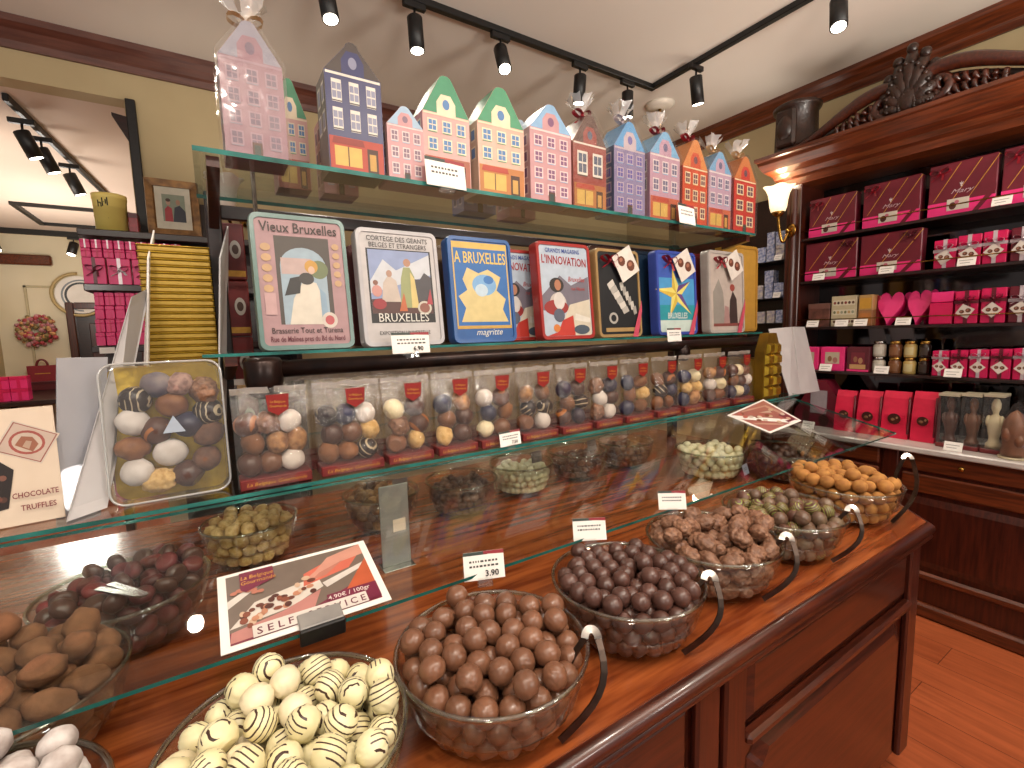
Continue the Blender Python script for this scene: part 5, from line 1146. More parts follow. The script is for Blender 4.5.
for (zz, a0, n_) in ((.125, -2.2, 7), (.03, -1.9, 6)):
    for i in range(n_):
        vs = []
        for j in (0, 1):
            an = a0+(i+.72*j)*.095
            for z in (zz+.012*math.sin(i*1.9)+i*.003, zz+.022+.012*math.sin(i*2.3+1)+i*.003): rr_ = R*(.885+.09*z/.17)+.001; vs.append((rr_*math.cos(an), rr_*math.sin(an), z))
        q.add(vs, [(0, 2, 3, 1)], MBLACKINK)
q.build('script', t, recalc=False)
t = thing('red_book', 'small red box between the yellow tub and the picture frame', 'box', (ony(134, 228, YS+.1).x, YS+.1, 2.1055)); q = MB(); q.box(-.02, .02, 0, .1, 0, .11, MRED, .003); q.build('box', t); q = MB(); q.box(-.0205, .0205, -.0005, .1005, .085, .1115, MMAROON, .002); q.build('lid', t)
# dark post with a side hook at the end of the wall
a = ony(130, 190, 3.36); z1 = ony(122, 97, 3.36).z
t = thing('wooden_post', 'dark wooden post with a small side hook on the wall end above the yellow tub', 'post', (-.262, 3.36, 2.1055))
q = MB(); q.box(-.022, .022, 0, .038, 0, z1-2.1055, MBLK, .004); q.build('post', t); q = MB(); q.prism([(-.022, z1-2.33), (-.022, z1-2.20), (-.085, z1-2.19), (-.085, z1-2.205)], .008, .03, MDK); q.build('hook', t)
q = MB(); q.box(-.036, .036, -.004, .038, .0, .03, MWV, .003); q.build('foot', t)
# lit cream picture on the back wall
a, b = ony(287, 145, YB-.02), ony(306, 145, YB-.02); zt, zb = ony(296, 131, YB-.02).z, ony(296, 165, YB-.02).z
t = thing('wall_picture', 'cream framed print on the back wall behind the house tins', 'picture', ((a.x+b.x)/2, YB-.022, zb)); w = b.x-a.x; h = zt-zb
q = MB(); q.box(-w/2, w/2, 0, .02, 0, h, flat('e9dcae'), .004); q.build('frame', t); A = Art(-.0006); A.r(-w*.38, w*.38, h*.08, h*.92, 'd9c996'); A.r(-w*.25, w*.25, h*.1, h*.6, 'b8a268'); A.r(-w*.05, w*.05, h*.1, h*.75, 'c7b37c'); A.build('print', t, recalc=False)

# ------------------------------------------------------------------ far room
P_ = ony(38, 330, 7.97)
t = thing('wreath', 'round wreath of pink and gold flowers hanging on the cream panel in the back room', 'wreath', P_)
q = MB(); rr = random.Random(3); fl = [flat(c, .7) for c in ('c4727a', 'd8a06a', 'b8464e', 'd9b48c', '8f7a4a', 'c98f94')]
for i in range(190):
    a = rr.uniform(0, 6.283); r = .125+rr.gauss(0, .034); s = rr.uniform(.014, .03)
    q.ball((r*math.cos(a), -.06+rr.uniform(-.02, .02), r*math.sin(a)), (s, s*.8, s), fl[rr.randrange(6)], 7, 5)
q.build('flowers', t); q = MB(); q.tube([(.135*math.cos(2*PI*i/24), -.045, .135*math.sin(2*PI*i/24)) for i in range(25)], .028, flat('6a5a30', .8), 8, cap=False); q.build('ring', t)
P_ = ony(80, 295, 7.95)
t = thing('wall_plate', 'large white round plate with a dark script curve above the dark door', 'plate', P_)
R = .23; q = MB(); q.tube([(0, 0, 0), (0, -.02, 0)], R, MWHITE, 40); q.build('plate', t); q = MB(); q.tube([(R*1.12*math.cos(PI*.5+PI*1.3*i/24), -.03, R*1.12*math.sin(PI*.5+PI*1.3*i/24)) for i in range(25)], .018, flat('c9b078', .5), 8); q.build('rim', t)
q = MB()
for r0, r1, mm in ((.62, .72, '3a4048'), (.78, .86, '8f98a0')):
    vs = []
    for i in range(21):
        an = PI*.35+PI*1.15*i/20
        for r in (r0, r1): vs.append((R*.1+R*r*math.cos(an), -.021, -.01+R*r*math.sin(an)))
    q.add(vs, [(2*i, 2*i+1, 2*i+3, 2*i+2) for i in range(20)], flat(mm))
q.build('script', t, recalc=False)
P_ = ony(45, 381, 7.9)
t = thing('gift_bag', 'red paper carrier bag with handles in the back room below the wreath', 'bag', (P_.x, 7.85, P_.z))
q = MB(); q.prism([(-.13, 0), (.13, 0), (.135, .19), (-.135, .19)], 0, .1, flat('9c2430', .5)); q.build('bag_body', t); q = MB(); q.tube([(.05*math.cos(PI*i/12), .02, .188+.075*math.sin(PI*i/12)) for i in range(13)], .012, flat('7a1a24', .5), 6); q.build('handle', t); A = Art(-.0006); A.r(-.07, .07, .09, .10, MGOLDINK); A.build('lettering', t, recalc=False)
BT = P_.z
t = thing('display_table', 'dark wooden table in the back room at the left edge', 'table', (-1.72, 7.2, 0))
q = MB(); q.box(-.36, .52, -.75, .78, .95, 1.0, MDK, .006); q.build('table_top', t)
for sx in (-.33, .48):
    for sy in (-.7, .73): q = MB(); q.box(sx-.025, sx+.025, sy-.025, sy+.025, 0, .95, MDK, .004); q.build('leg', t)
t = thing('shop_box', 'dark red carton under the carrier bag in the back room', 'box', (P_.x, 7.80, 1.0005)); q = MB(); q.box(-.22, .22, 0, .17, 0, BT-1.002, flat('6a1a22', .5), .004); q.build('box', t); q = MB(); q.box(-.225, .225, -.003, .173, (BT-1.002)*.7, BT-1.001, flat('5a141c', .5), .003); q.build('lid', t)
for r in range(3):
    for c in range(4):
        w = .125; x = -2.03+.13*c
        if r == 2 and c > 1: continue
        t = thing('pink_gift_box', 'pink box in the back room stack, %s row, %s from the left' % (['bottom', 'middle', 'top'][r], ORD[c]), 'gift box', (x, 6.55, 1.0005+r*.121), 0, 'pink boxes stacked in the back room'); q = MB(); q.box(-w/2, w/2, 0, .12, 0, .085, MHOT, .002); q.build('box', t); q = MB(); q.box(-w/2, w/2, -.001, .121, .0855, .12, MPINK, .002); q.build('lid', t)
        q = MB(); q.box(-.012, .012, -.0025, .1225, .001, .1205, MSILVERR if r == 2 else MPINK); q.build('ribbon', t)

# ------------------------------------------------------------------ left end of the glass shelf
YT = 1.345
a, b = ony(108, 480, YT), ony(231, 480, YT); w = b.x-a.x; cx = (a.x+b.x)/2; h = ony(170, 362, YT+.03).z-BZ
LT = -.10
t = thing('truffle_tray', 'large clear tray of assorted truffles on gold foil leaning up at the left', 'tray', (cx, YT, BZ+.002), 0, None, LT)
q = MB(); o = rrect(w, h, .03); q.prism([(x*.97, z*.985+h*.007) for x, z in o], .055, .065, MGOLD); q.build('gold_base', t)
q = MB(); n = len(o); R1 = [(x, -.002, z) for x, z in o]; R2 = [(x*.93, -.002, z*.945+h*.0275) for x, z in o]; R3 = [(x*.95, .012, z*.96+h*.02) for x, z in o]; R0 = [(x, .066, z) for x, z in o]
q.add(R0+R1+R2+R3, [[k+j*n, (k+1) % n+j*n, (k+1) % n+j*n+n, k+j*n+n] for j in range(3) for k in range(n)], MCLEAR); q.build('clear_rim', t)
q = MB(); q.tube([Vector(p)+Vector((0, -.002, 0)) for p in R1+R1[:1]], .0028, glassy('tray_edge_plastic', 'd8d8d4', .25, .06, haze=.25), 6, cap=False); q.build('edge_bead', t)
q = MB(); q.add(R2, [list(range(n))], MCLEAR); q.build('lid', t, recalc=False)
TT = [(635, 130, 'dust', 'grey dusted', TIPW if 0 else mat('grey_dusted', '8a7c7a', '3f3a5a', rough=.6, scale=14)), (730, 135, 'nut', 'pink crumb', mat('pink_crumb', 'b89488', '7a5a54', rough=.7, scale=60, bump=.5)), (830, 170, 'rocher', 'knobbly brown', ROCH), (545, 190, 'swirl', 'dark striped', NAVY), (690, 222, 'plain', 'caramel topped', CARAM), (838, 262, 'swirl', 'cream striped dark', NAVY), (530, 280, 'dust', 'upper white', TIPW), (620, 325, 'plain', 'orange striped', ORNP), (748, 312, 'plain', 'blue tinted', BLUEB), (836, 362, 'nut', 'dark grey', DCOC), (522, 388, 'nut', 'caramel crumb', CARAM), (665, 425, 'dust', 'middle white', TIPW), (815, 470, 'dust', 'brown dusted', DCOC), (527, 490, 'dust', 'lower white', TIPW), (612, 537, 'rocher', 'pale crumb', NUTY), (730, 525, 'swirl', 'plain dark', DARK), (470, 175, 'plain', 'half hidden dark', DARK)]
for k, (ix, iy, kd, nm, mm) in enumerate(TT[:16]):
    fx = (ix-432)/(905-432)-.5; fz = 1-(iy-40)/(610-40)
    me = choc(kd, .0325, 700+k, mm); o = bpy.data.objects.new('tray_truffle', me); COL.objects.link(o)
    lz = fz*h; ly = .030; o.location = (cx+fx*w*.98, YT+ly*math.cos(LT)-lz*math.sin(LT), BZ+.002+lz*math.cos(LT)+ly*math.sin(LT)); o.rotation_euler = (rnd.uniform(-.5, .5)+1.2, rnd.uniform(-.5, .5), rnd.uniform(0, 6))
    tag(o, '%s truffle in the leaning clear tray at the left' % nm, 'chocolate', 'truffles in the leaning tray')
q = MB(); q.prism([(-.022, 0), (.022, 0), (0, .04)], -.001, .0, flat('b9c4d4', .4)); o = q.build('paper_triangle', None, (cx+.012, YT-.006-.165*math.sin(LT), BZ+.155), (LT, 0, 0)); tag(o, 'small pale blue paper triangle on the middle of the leaning tray', 'label')
# stack of gold trays
YG = 1.66; a, b = ony(147, 350, YG), ony(219, 350, YG); w = b.x-a.x; zt = ony(182, 246, YG).z; n_ = 34; st = (zt-BZ)/n_
q0 = None
for k in range(n_):
    if q0 is None:
        q0 = thing('gold_tray', '', 'tray', (0, 0, 0), 0, 'gold foil trays nested in a tall stack')
        q = MB(); q.box(-w/2, w/2, 0, .2, st*.80, st*.97, MGOLD, .001); q.build('lip', q0)
        q = MB(); q.box(-w*.49, w*.49, .003, .197, 0, st*.799, mat('gold_foil_cups', 'b3923a', '96772a', rough=.35, metal=.35, scale=14), .003); q.build('cups', q0); o = q0
    else: o = copy_tree(q0)
    o.location = ((a.x+b.x)/2, YG, BZ+.001+k*st); o['label'] = 'gold foil tray in the tall stack at the left, %s' % ('topmost' if k == n_-1 else 'lowest' if k == 0 else '%s from the bottom' % (ORD+['twenty first', 'twenty second', 'twenty third', 'twenty fourth', 'twenty fifth', 'twenty sixth', 'twenty seventh', 'twenty eighth', 'twenty ninth', 'thirtieth', 'thirty first', 'thirty second', 'thirty third', 'thirty fourth'])[k])
def sheet(name, label, cat, pts, m, th=.004):
    P = [Vector(p) for p in pts]; n = (P[1]-P[0]).cross(P[2]-P[0]).normalized(); o = P[0].copy()
    q = MB(); k = len(P); q.add([p-o for p in P]+[p-o+n*th for p in P], [list(range(k))[::-1], list(range(k, 2*k))]+[[i, (i+1) % k, (i+1) % k+k, i+k] for i in range(k)], m)
    r = q.build(name, None, o); return tag(r, label, cat)
sheet('white_card_sheet', 'tall pale grey card sheet leaning left of the gold tray stack', 'card', [onz(66, 522, BZ+.002), onz(106, 508, BZ+.002), ony(149, 288, 1.66), ony(131, 297, 1.5)], MGREYC)
MACR = glassy('frosted_acrylic', 'd8d8dc', .1, .15, haze=.45, hazecol='d0d0d6')
sheet('acrylic_panel', 'frosted clear acrylic panel standing behind the truffle card', 'panel', [ony(56, 528, 1.36), ony(100, 515, 1.40), ony(107, 357, 1.42), ony(56, 358, 1.38)], MACR)
sheet('white_card_sheet', 'white card edge standing right of the gold tray stack', 'card', [ony(218, 420, 1.62), ony(227, 420, 1.86), ony(227, 226, 1.86), ony(219, 258, 1.62)], MGREYC)
sheet('white_card_sheet', 'narrow white card standing at the left side of the gold tray stack', 'card', [ony(146, 420, 1.62), ony(142, 420, 1.80), ony(153, 230, 1.80), ony(147, 258, 1.62)], MWHITE)
# truffle sign card
YC = 1.33; a, b = ony(-62, 520, YC), ony(60, 520, YC); w = b.x-a.x; h = ony(30, 408, YC+.02).z-BZ
t = thing('sign_card', 'cream sign card lettered CHOCOLATE TRUFFLES standing at the left edge', 'sign', ((a.x+b.x)/2+.008, YC, BZ+.002), .10, None, -.10)
q = MB(); q.box(-w/2, w/2, 0, .003, 0, h, MCREAM, .0005); q.build('card', t); A = Art(-.0006)
cx_, cz_, s_, an = w*.24, h*.70, w*.19, .78-.12
def RR(x, z, ss): return (cx_+ss*(x*math.cos(-.5)-z*math.sin(-.5)), cz_+ss*(x*math.sin(-.5)+z*math.cos(-.5)))
sq = ((-1.15, -1), (1.15, -1), (1.15, 1), (-1.15, 1))
A.p([RR(x, z, s_*1.05) for x, z in sq], 'e2d2c0'); A.p([RR(x, z, s_*.98) for x, z in sq], 'a8665c'); A.p([RR(x, z, s_*.92) for x, z in sq], 'd9bfae'); A.p([RR(.95*math.cos(k*PI/10), .85*math.sin(k*PI/10), s_*.9) for k in range(20)], 'b0584e'); A.p([RR(.8*math.cos(k*PI/10), .68*math.sin(k*PI/10), s_*.9) for k in range(20)], 'd9c3b0')
A.p([RR(x, z, s_*.9) for x, z in ((-.5, -.4), (.55, -.5), (.6, .1), (.1, .45), (-.45, .3))], 'a86a50'); A.p([RR(x, z, s_*.9) for x, z in ((-.1, -.35), (.3, -.4), (.2, .15), (-.1, .1))], 'c9a890')
x0, z0 = -w*.06, h*.36
A.p([(x0-w*.3, z0-h*.25), (x0+w*.08, z0-h*.20), (x0+w*.16, z0+h*.12), (x0-w*.05, z0+h*.28), (x0-w*.3, z0+h*.2)], '2e2320')
rr = random.Random(5)
for k in range(14): A.e(x0-w*.12+rr.uniform(-.16, .2)*w, z0+rr.uniform(-.16, .18)*h, w*.035, w*.035, ['8a5a4a', '5a3a30', 'd6cbc4', '7a4a3a'][k % 4], 10)
A.build('printed_front', t, recalc=False)
txt(t, 'CHOCOLATE', w*.27, h*.235, h*.066, flat('8a2f36'), -.009, xs=.72, bold=.015); txt(t, 'TRUFFLES', w*.285, h*.125, h*.066, flat('8a2f36'), -.009, xs=.78, bold=.015)
# dark red boxes behind the left end of the tins
for k in range(4):
    a, b = ony(224, 330, 1.87), ony(252, 330, 1.87); w = b.x-a.x
    t = thing('dark_red_box', 'dark red box with white dot behind the leftmost tin, %s from the bottom' % ORD[k], 'box', ((a.x+b.x)/2, 1.868, BZ+.001+k*.19), 0, 'dark red boxes behind the tins'); q = MB(); q.box(-w/2, w/2, 0, .07, 0, .186, mat('dark_red_box', '7a1c1a', '5e1414', rough=.4, scale=10) if k == 0 else bpy.data.materials['dark_red_box'], .003); q.build('box', t)
    A = Art(-.0006); A.r(-w*.45, w*.45, .01, .03, MGOLDINK); A.e(w*.15, .1, w*.2, .03, 'd8cfc4'); A.e(w*.15, .1, w*.12, .016, '5a3a2a'); A.build('printed_front', t, recalc=False)

# ------------------------------------------------------------------ right end of the glass shelf
P0 = onz(765, 400, BZ); P1 = onz(792, 397, BZ); w = .15; h = ony(777, 333, P0.y).z-BZ
t = thing('gold_insert_box', 'tall gold box with two columns of moulded cups beside the last chocolate bag', 'gold box', (P0.x+w/2, P0.y, BZ+.001))
o = [(-w/2, 0), (w/2, 0), (w/2, h*.72), (w*.22, h), (-w*.22, h), (-w/2, h*.72)]
q = MB(); q.prism(o, .012, .06, mat('gold_card', '8f6c1c', '6b4f14', rough=.4, metal=.6, scale=8)); q.build('box', t)
q = MB(); q.prism([(-w/2, 0), (w/2, 0), (w/2, .20), (-w/2, .20)], .061, .27, bpy.data.materials['gold_card']); q.build('rear_box', t)
q = MB()
for r in range(5):
    for c in (-1, 1):
        x0, x1 = (-w*.46, -w*.03) if c < 0 else (w*.03, w*.46); z0, z1 = h*(.03+.165*r), h*(.18+.165*r)
        if r == 4: x0, x1 = x0*.82, x1*.82
        cxm, czm = (x0+x1)/2, (z0+z1)/2
        q.add([(x0, .011, z0), (x1, .011, z0), (x1, .011, z1), (x0, .011, z1)]+[(cxm+(x-cxm)*.66, -.006, czm+(z-czm)*.66) for x, z in ((x0, z0), (x1, z0), (x1, z1), (x0, z1))], [(0, 1, 5, 4), (1, 2, 6, 5), (2, 3, 7, 6), (3, 0, 4, 7), (4, 5, 6, 7)], MGOLD)
q.build('cup_sheet', t)
t = thing('gold_tray', 'loose gold foil tray lying behind the last bag on the glass shelf', 'tray', (2.36, 1.60, BZ+.001), .1); q = MB(); q.box(-.12, .12, 0, .16, 0.012, .017, MGOLD, .002); q.build('lip', t); q = MB(); q.box(-.112, .112, .006, .154, 0, .0115, MGOLD, .003); q.build('cups', t)
yq = P0.y+.02
sheet('white_card_sheet', 'white card sheet leaning right of the gold box, its folded left half', 'card', [ony(789, 396, yq), ony(800, 394, yq+.06), ony(791, 327, yq+.14), ony(768, 329, yq+.10)], MGREYC)
sheet('white_card_sheet', 'white card sheet leaning right of the gold box, the larger right half', 'card', [ony(800, 394, yq+.07), ony(819, 391, yq+.10), ony(804, 327, yq+.18), ony(792, 327, yq+.16)], MGREYC)

# ------------------------------------------------------------------ signs and price cards on the sloping guard
RXG = -(PI/2-SL)
pts = [guard_px(*p) for p in ((211, 658), (385, 605), (370, 540), (225, 577))]
x0 = pts[0].x; x1 = pts[1].x; w = (x1-x0)*.5+(pts[2].x-pts[3].x)*.5
def sl(p): return (p.y-SY)*math.cos(SL)+(p.z-SZ)*math.sin(SL)
s0 = (sl(pts[0])+sl(pts[1]))/2; s1 = (sl(pts[2])+sl(pts[3]))/2; h = s1-s0; xc = sum(p.x for p in pts)/4
base = on_guard(xc, s0)+Vector((0, -math.sin(SL), math.cos(SL)))*.0035
t = thing('self_service_sign', 'printed sign reading SELF SERVICE lying on the sloping glass guard', 'sign', base, 0, None, RXG)
q = MB(); q.box(-w/2, w/2, 0, .002, 0, h, MWHITE, .0003); q.build('card', t); A = Art(-.0006, .00004)
X = lambda f: (f-.5)*w
Z = lambda f: f*h
A.r(X(.05), X(.95), Z(.06), Z(.95), '7a6a5e'); A.p([(X(.05), Z(.06)), (X(.95), Z(.06)), (X(.95), Z(.45)), (X(.55), Z(.22)), (X(.05), Z(.2))], '7e2b40'); A.p([(X(.05), Z(.5)), (X(.3), Z(.78)), (X(.24), Z(.78)), (X(.05), Z(.6))], 'e4dcd2')
A.p([(X(.05), Z(.24)), (X(.4), Z(.30)), (X(.62), Z(.45)), (X(.6), Z(.62)), (X(.35), Z(.55)), (X(.2), Z(.50))], 'dfd6ca'); A.p([(X(.06), Z(.2)), (X(.05), Z(.08)), (X(.5), Z(.1)), (X(.6), Z(.42)), (X(.35), Z(.28))], 'c4857c')
A.p([(X(.5), Z(.52)), (X(.82), Z(.62)), (X(.93), Z(.82)), (X(.75), Z(.84)), (X(.52), Z(.7))], 'd9705a'); A.p([(X(.62), Z(.5)), (X(.95), Z(.66)), (X(.95), Z(.60)), (X(.64), Z(.42))], 'e2d9d0')
A.p([(X(.53), Z(.62)), (X(.60), Z(.70)), (X(.70), Z(.86)), (X(.95), Z(.95)), (X(.95), Z(.78)), (X(.78), Z(.74)), (X(.64), Z(.62)), (X(.57), Z(.56))], 'd79a86'); A.p([(X(.56), Z(.58)), (X(.62), Z(.66)), (X(.8), Z(.76)), (X(.66), Z(.60))], 'c27f6c')
A.p([(X(.75), Z(.3)), (X(.95), Z(.7)), (X(.95), Z(.3))], 'c75f3a')
rr = random.Random(9)
for k in range(34):
    f = rr.random(); u_, v_ = .12+.46*f+rr.uniform(-.03, .03), .27+.24*f+rr.uniform(-.07, .13)
    A.e(X(u_), Z(v_), w*rr.uniform(.016, .03), h*rr.uniform(.025, .04), ['8a4a34', 'c88a6a', '5a2f24', 'd9b79a', '6e3a2a'][k % 5], 9)
for k in range(10): A.e(X(rr.uniform(.08, .26)), Z(rr.uniform(.62, .72)), w*.022, h*.025, 'c27a64', 8)
A.p([(X(.16), Z(.66)), (X(.34), Z(.76)), (X(.34), Z(.95)), (X(.13), Z(.95)), (X(.13), Z(.70))], '7a1d3c'); A.p([(X(.62), Z(.08)), (X(.95), Z(.08)), (X(.95), Z(.30)), (X(.62), Z(.30))], '7a2340')
A.p([(X(.17), Z(.06)), (X(.86), Z(.06)), (X(.86), Z(.20)), (X(.17), Z(.20))], 'e6ddd4')
A.build('printed_front', t, recalc=False); y = A.y-A.st*(A.k+1)
txt(t, 'La Belgique', X(.235), Z(.84), h*.075, MGOLDINK, y, shear=.15, xs=.85); txt(t, 'Gourmande', X(.24), Z(.765), h*.075, MGOLDINK, y, shear=.15, xs=.85)
txt(t, 'S E L F', X(.295), Z(.085), h*.115, flat('6a2036'), y, bold=.014, xs=.95); txt(t, 'S E R V I C E', X(.665), Z(.085), h*.115, flat('6a2036'), y, bold=.014, xs=.86); txt(t, '4.90\u20ac / 100gr', X(.76), Z(.225), h*.075, flat('e6dcd4'), y, bold=.008, xs=.95)
# black clip
c = guard_px(323, 628); t = thing('black_clip', 'wide black clip gripping the guard edge over the self service sign', 'clip', on_guard(c.x, 0), 0, None, RXG)
q = MB(); q.box(-.036, .036, -.010, -.004, -.002, .034, mat('clip_steel', 'a09d98', '8a8784', rough=.4, metal=.4, scale=12), .002); q.build('top_plate', t); q = MB(); q.box(-.037, .037, -.011, .022, -.010, -.0025, MBLK, .002); q.build('jaw', t)
q = MB(); q.box(-.012, .030, .011, .016, -.002, .03, MCLEAR, .001); q.build('lower_plate', t)
def price_card(label, loc, w, h, rz=0, lean=-.2, lines=None, price=None, hdr=True, clip=True, tint=None, roll=0):
    t = thing('price_card', label, 'price card', loc, rz, None, lean)
    if roll: t.rotation_euler = (lean, roll, rz)
    q = MB(); q.box(-w/2, w/2, -.0006, .0006, 0, h, tint or MWHITE, .0002); q.build('card', t); A = Art(-.0008, .00012)
    if hdr: A.p([(-w*.5, h*.88), (w*.1, h*.88), (w*.1, h), (-w*.5, h)], '3f4a44'); A.p([(w*.0, h*.90), (w*.5, h*.86), (w*.5, h), (w*.0, h)], '9c2f38')
    rr = random.Random(int(abs(loc[0])*1000))
    for r in range(2):
        x = -w*.36
        while x < w*.32:
            l = rr.uniform(.03, .08)*w; A.r(x, x+l, h*(.62-.17*r), h*(.69-.17*r), '4a4644', False) if A.k else A.r(x, x+l, h*(.62-.17*r), h*(.69-.17*r), '4a4644'); x += l+w*.03
    A.build('printed_lines', t, recalc=False)
    if price: txt(t, price, w*.18, h*.12, h*.30, MBLACKINK, -.0030, bold=.02)
    if clip:
        q = MB(); q.box(-w*.18, w*.18, -.004, .012, -.014, .004, MCLEAR, .001); q.build('clip', t)
    return t
def gp(px, s=0): 
    lo = guard_px(px, 600 if px < 400 else 560)
    for _ in range(30):   # walk along the edge to the pixel column
        d = RW.T@(np.array(on_guard(lo.x, s))-CAM); e = 512+F*d[0]/d[2]-px; lo.x -= e*.003
    return on_guard(lo.x, s)
u3 = Vector((0, 0, .002))
price_card('white price card on the guard edge above the milk chocolate truffles', gp(483)+Vector((0, -.008, -.012)), .085, .056, -.35, -.3, price='3.90')
price_card('white price card on the guard edge above the dark truffles', gp(588)+Vector((0, -.008, -.006)), .080, .052, -.5, -.3)
price_card('white price card on the guard edge above the nut clusters', gp(671)+Vector((0, -.006, 0)), .075, .050, -.6, -.3)
price_card('large white price card on the guard edge at the left, above the sugar dusted truffles', gp(120)+Vector((0, -.01, -.05)), .062, .085, .25, -.25, price='.90', roll=.35)
price_card('pale blue card on the front of the bowl of cream truffles', (1.835, 1.085, CT+.035), .052, .042, .2, -.3, hdr=False, tint=flat('a9acc0', .5), clip=False)
P_ = ony(513, 443, BY-.02); price_card('white price card before the fifth bag of assorted chocolates', (P_.x, BY-.008, BZ+.004), .085, .048, .1, -.15, price='7.50', hdr=True)
P_ = ony(412, 355, TY-.02); price_card('white price card before the costumed procession tin', (P_.x, TY-.02, TZ-.02), .12, .062, .05, -.12, price='6.90')
P_ = ony(675, 338, TY-.02); price_card('white price card before the blue star tin', (P_.x, TY-.02, TZ-.025), .105, .058, .1, -.12)
P_ = ony(448, 186, HY-.02); price_card('white price card before the green roofed house tin', (P_.x, HY-.014, HZ-.012), .135, .085, .05, -.12)
P_ = ony(689, 220, HY-.02); price_card('white price card before the orange red house tin', (P_.x, HY-.014, HZ-.01), .125, .085, .1, -.12)
for k, (px, py, bx, by, lab) in enumerate(((383, 489, .46, 1.56, 'dark little card stuck in the brown nut crumb truffles'), (537, 457, 1.03, 1.57, 'dark little card stuck in the small white chocolate balls'), (590, 443, 1.335, 1.58, 'grey little card stuck in the small brown pralines'))):
    price_card(lab, (bx+.04, by-.06, CT+.125), .055, .045, .1, -.2, hdr=False, clip=False, tint=flat('6f625c' if k < 2 else '8a8684', .4))
# leaflet lying at the right of the guard
A = [guard_px(*p) for p in ((727, 416), (770, 434), (801, 427), (763, 405))]
nrm = Vector((0, -math.sin(SL), math.cos(SL))); c0 = A[0]
t = thing('leaflet', 'red and cream printed leaflet lying on the upper right of the sloping guard', 'leaflet', c0)
def BL(u, v, lift): a = A[0].lerp(A[1], u); b = A[3].lerp(A[2], u); return a.lerp(b, v)-c0+nrm*lift+Vector((0, 0, .025*v))
q = MB(); q.add([BL(0, 0, .002), BL(1, 0, .002), BL(1, 1, .002), BL(0, 1, .002), BL(0, 0, .004), BL(1, 0, .004), BL(1, 1, .004), BL(0, 1, .004)], [(3, 2, 1, 0), (4, 5, 6, 7), (0, 1, 5, 4), (1, 2, 6, 5), (2, 3, 7, 6), (3, 0, 4, 7)], MWHITE); q.build('sheet', t)
q = MB()
def qp(uv, c, l): q.add([BL(u, v, .004+l*.0004) for u, v in uv], [list(range(len(uv)))], flat(c))
qp(((.05, .05), (.95, .05), (.95, .95), (.05, .95)), 'b06a60', 1); qp(((.06, .3), (.6, .08), (.93, .5), (.7, .93), (.2, .85)), 'cfa08c', 2); qp(((.3, .4), (.6, .3), (.7, .6), (.4, .75)), 'dcc0ac', 3); qp(((.62, .68), (.92, .68), (.92, .92), (.62, .92)), '7a1d30', 3)
rr = random.Random(2)
for k in range(16):
    cu, cv = rr.uniform(.12, .85), rr.uniform(.15, .85); qp([(cu+.05*math.cos(i*PI/4), cv+.05*math.sin(i*PI/4)) for i in range(8)], ['d9b79a', '8a4a34', 'c4685a', 'e0cdbc'][k % 4], 4+k*.2)
q.build('printed_front', t, recalc=False)

# small brass ceiling fitting seen above the wrapped houses
P_ = onz(660, 104, CEIL)
t = thing('overhead_light', 'small brass ceiling fitting with a white rose above the wrapped lilac house', 'lamp', (P_.x, P_.y, CEIL))
q = MB(); q.lathe([(.001, -.001), (.10, -.001), (.10, -.012), (.07, -.03), (.001, -.034)], MSHADE2, 28); q.build('rose', t)
q = MB(); q.lathe([(.001, -.034), (.012, -.036), (.010, -.06), (.026, -.075), (.030, -.10), (.018, -.12), (.022, -.135), (.012, -.155), (.001, -.165)], MBRASS, 18); q.build('finial', t)
POW=20; GEN=45; WORLD=.4; UP=125; FR=2.6

# ------------------------------------------------------------------ track lights
MLENS = emis('lamp_lens', 'fff1dc', 14)
def spot_light(loc, aim, power, size, col=(1, .90, .78), rad=.035):
    l = bpy.data.lights.new('spot', 'SPOT'); l.energy = power; l.spot_size = size; l.spot_blend = .8; l.color = col; l.shadow_soft_size = rad
    o = bpy.data.objects.new('spot_beam', l); COL.objects.link(o); o.location = loc
    o.rotation_euler = Vector(aim).to_track_quat('-Z', 'Y').to_euler(); return o
def track_head(loc, aim, label, group, power=60, size=1.9, r=.036, ln=.15):
    """cylinder spot hanging from a track by a stem"""
    t = thing('track_spotlight', label, 'spotlight', loc, group=group)
    q = MB(); q.box(-.055, .055, -.014, .014, -.028, 0, MBLK, .003); q.build('adapter', t)
    q = MB(); q.tube([(0, 0, -.028), (0, 0, -.075)], .006, MBLK, 8); q.build('stem', t)
    a = Vector(aim).normalized(); piv = Vector((0, 0, -.085)); p0 = piv-a*.02; p1 = p0+a*ln
    q = MB(); q.tube([p0-a*.001, p0+a*.004, p1], [r*.86, r, r], MBLK, 20, cap=True); h = q.build('housing', t)
    q = MB(); q.tube([p1+a*.0005, p1+a*.002], r*.82, MLENS, 20); q.build('lens', t)
    if power: spot_light(Vector(loc)+p1+a*.01, a, power, size)
    return t
TRZ = 3.1
c = onz(652, 90, TRZ); TX, TY2 = c.x, c.y
t = thing('light_track', 'black ceiling light track turning a corner above the house tins', 'light track', (TX, TY2, TRZ))
q = MB(); q.box(-TX-.9, .018, -.018, .018, 0, CEIL-TRZ, MBLK, .003); q.build('track_run', t)
q = MB(); q.box(-.018, .018, -3.6, -.018, 0, CEIL-TRZ, MBLK, .003); q.build('track_run', t)
WARM = (1, .80, .60)
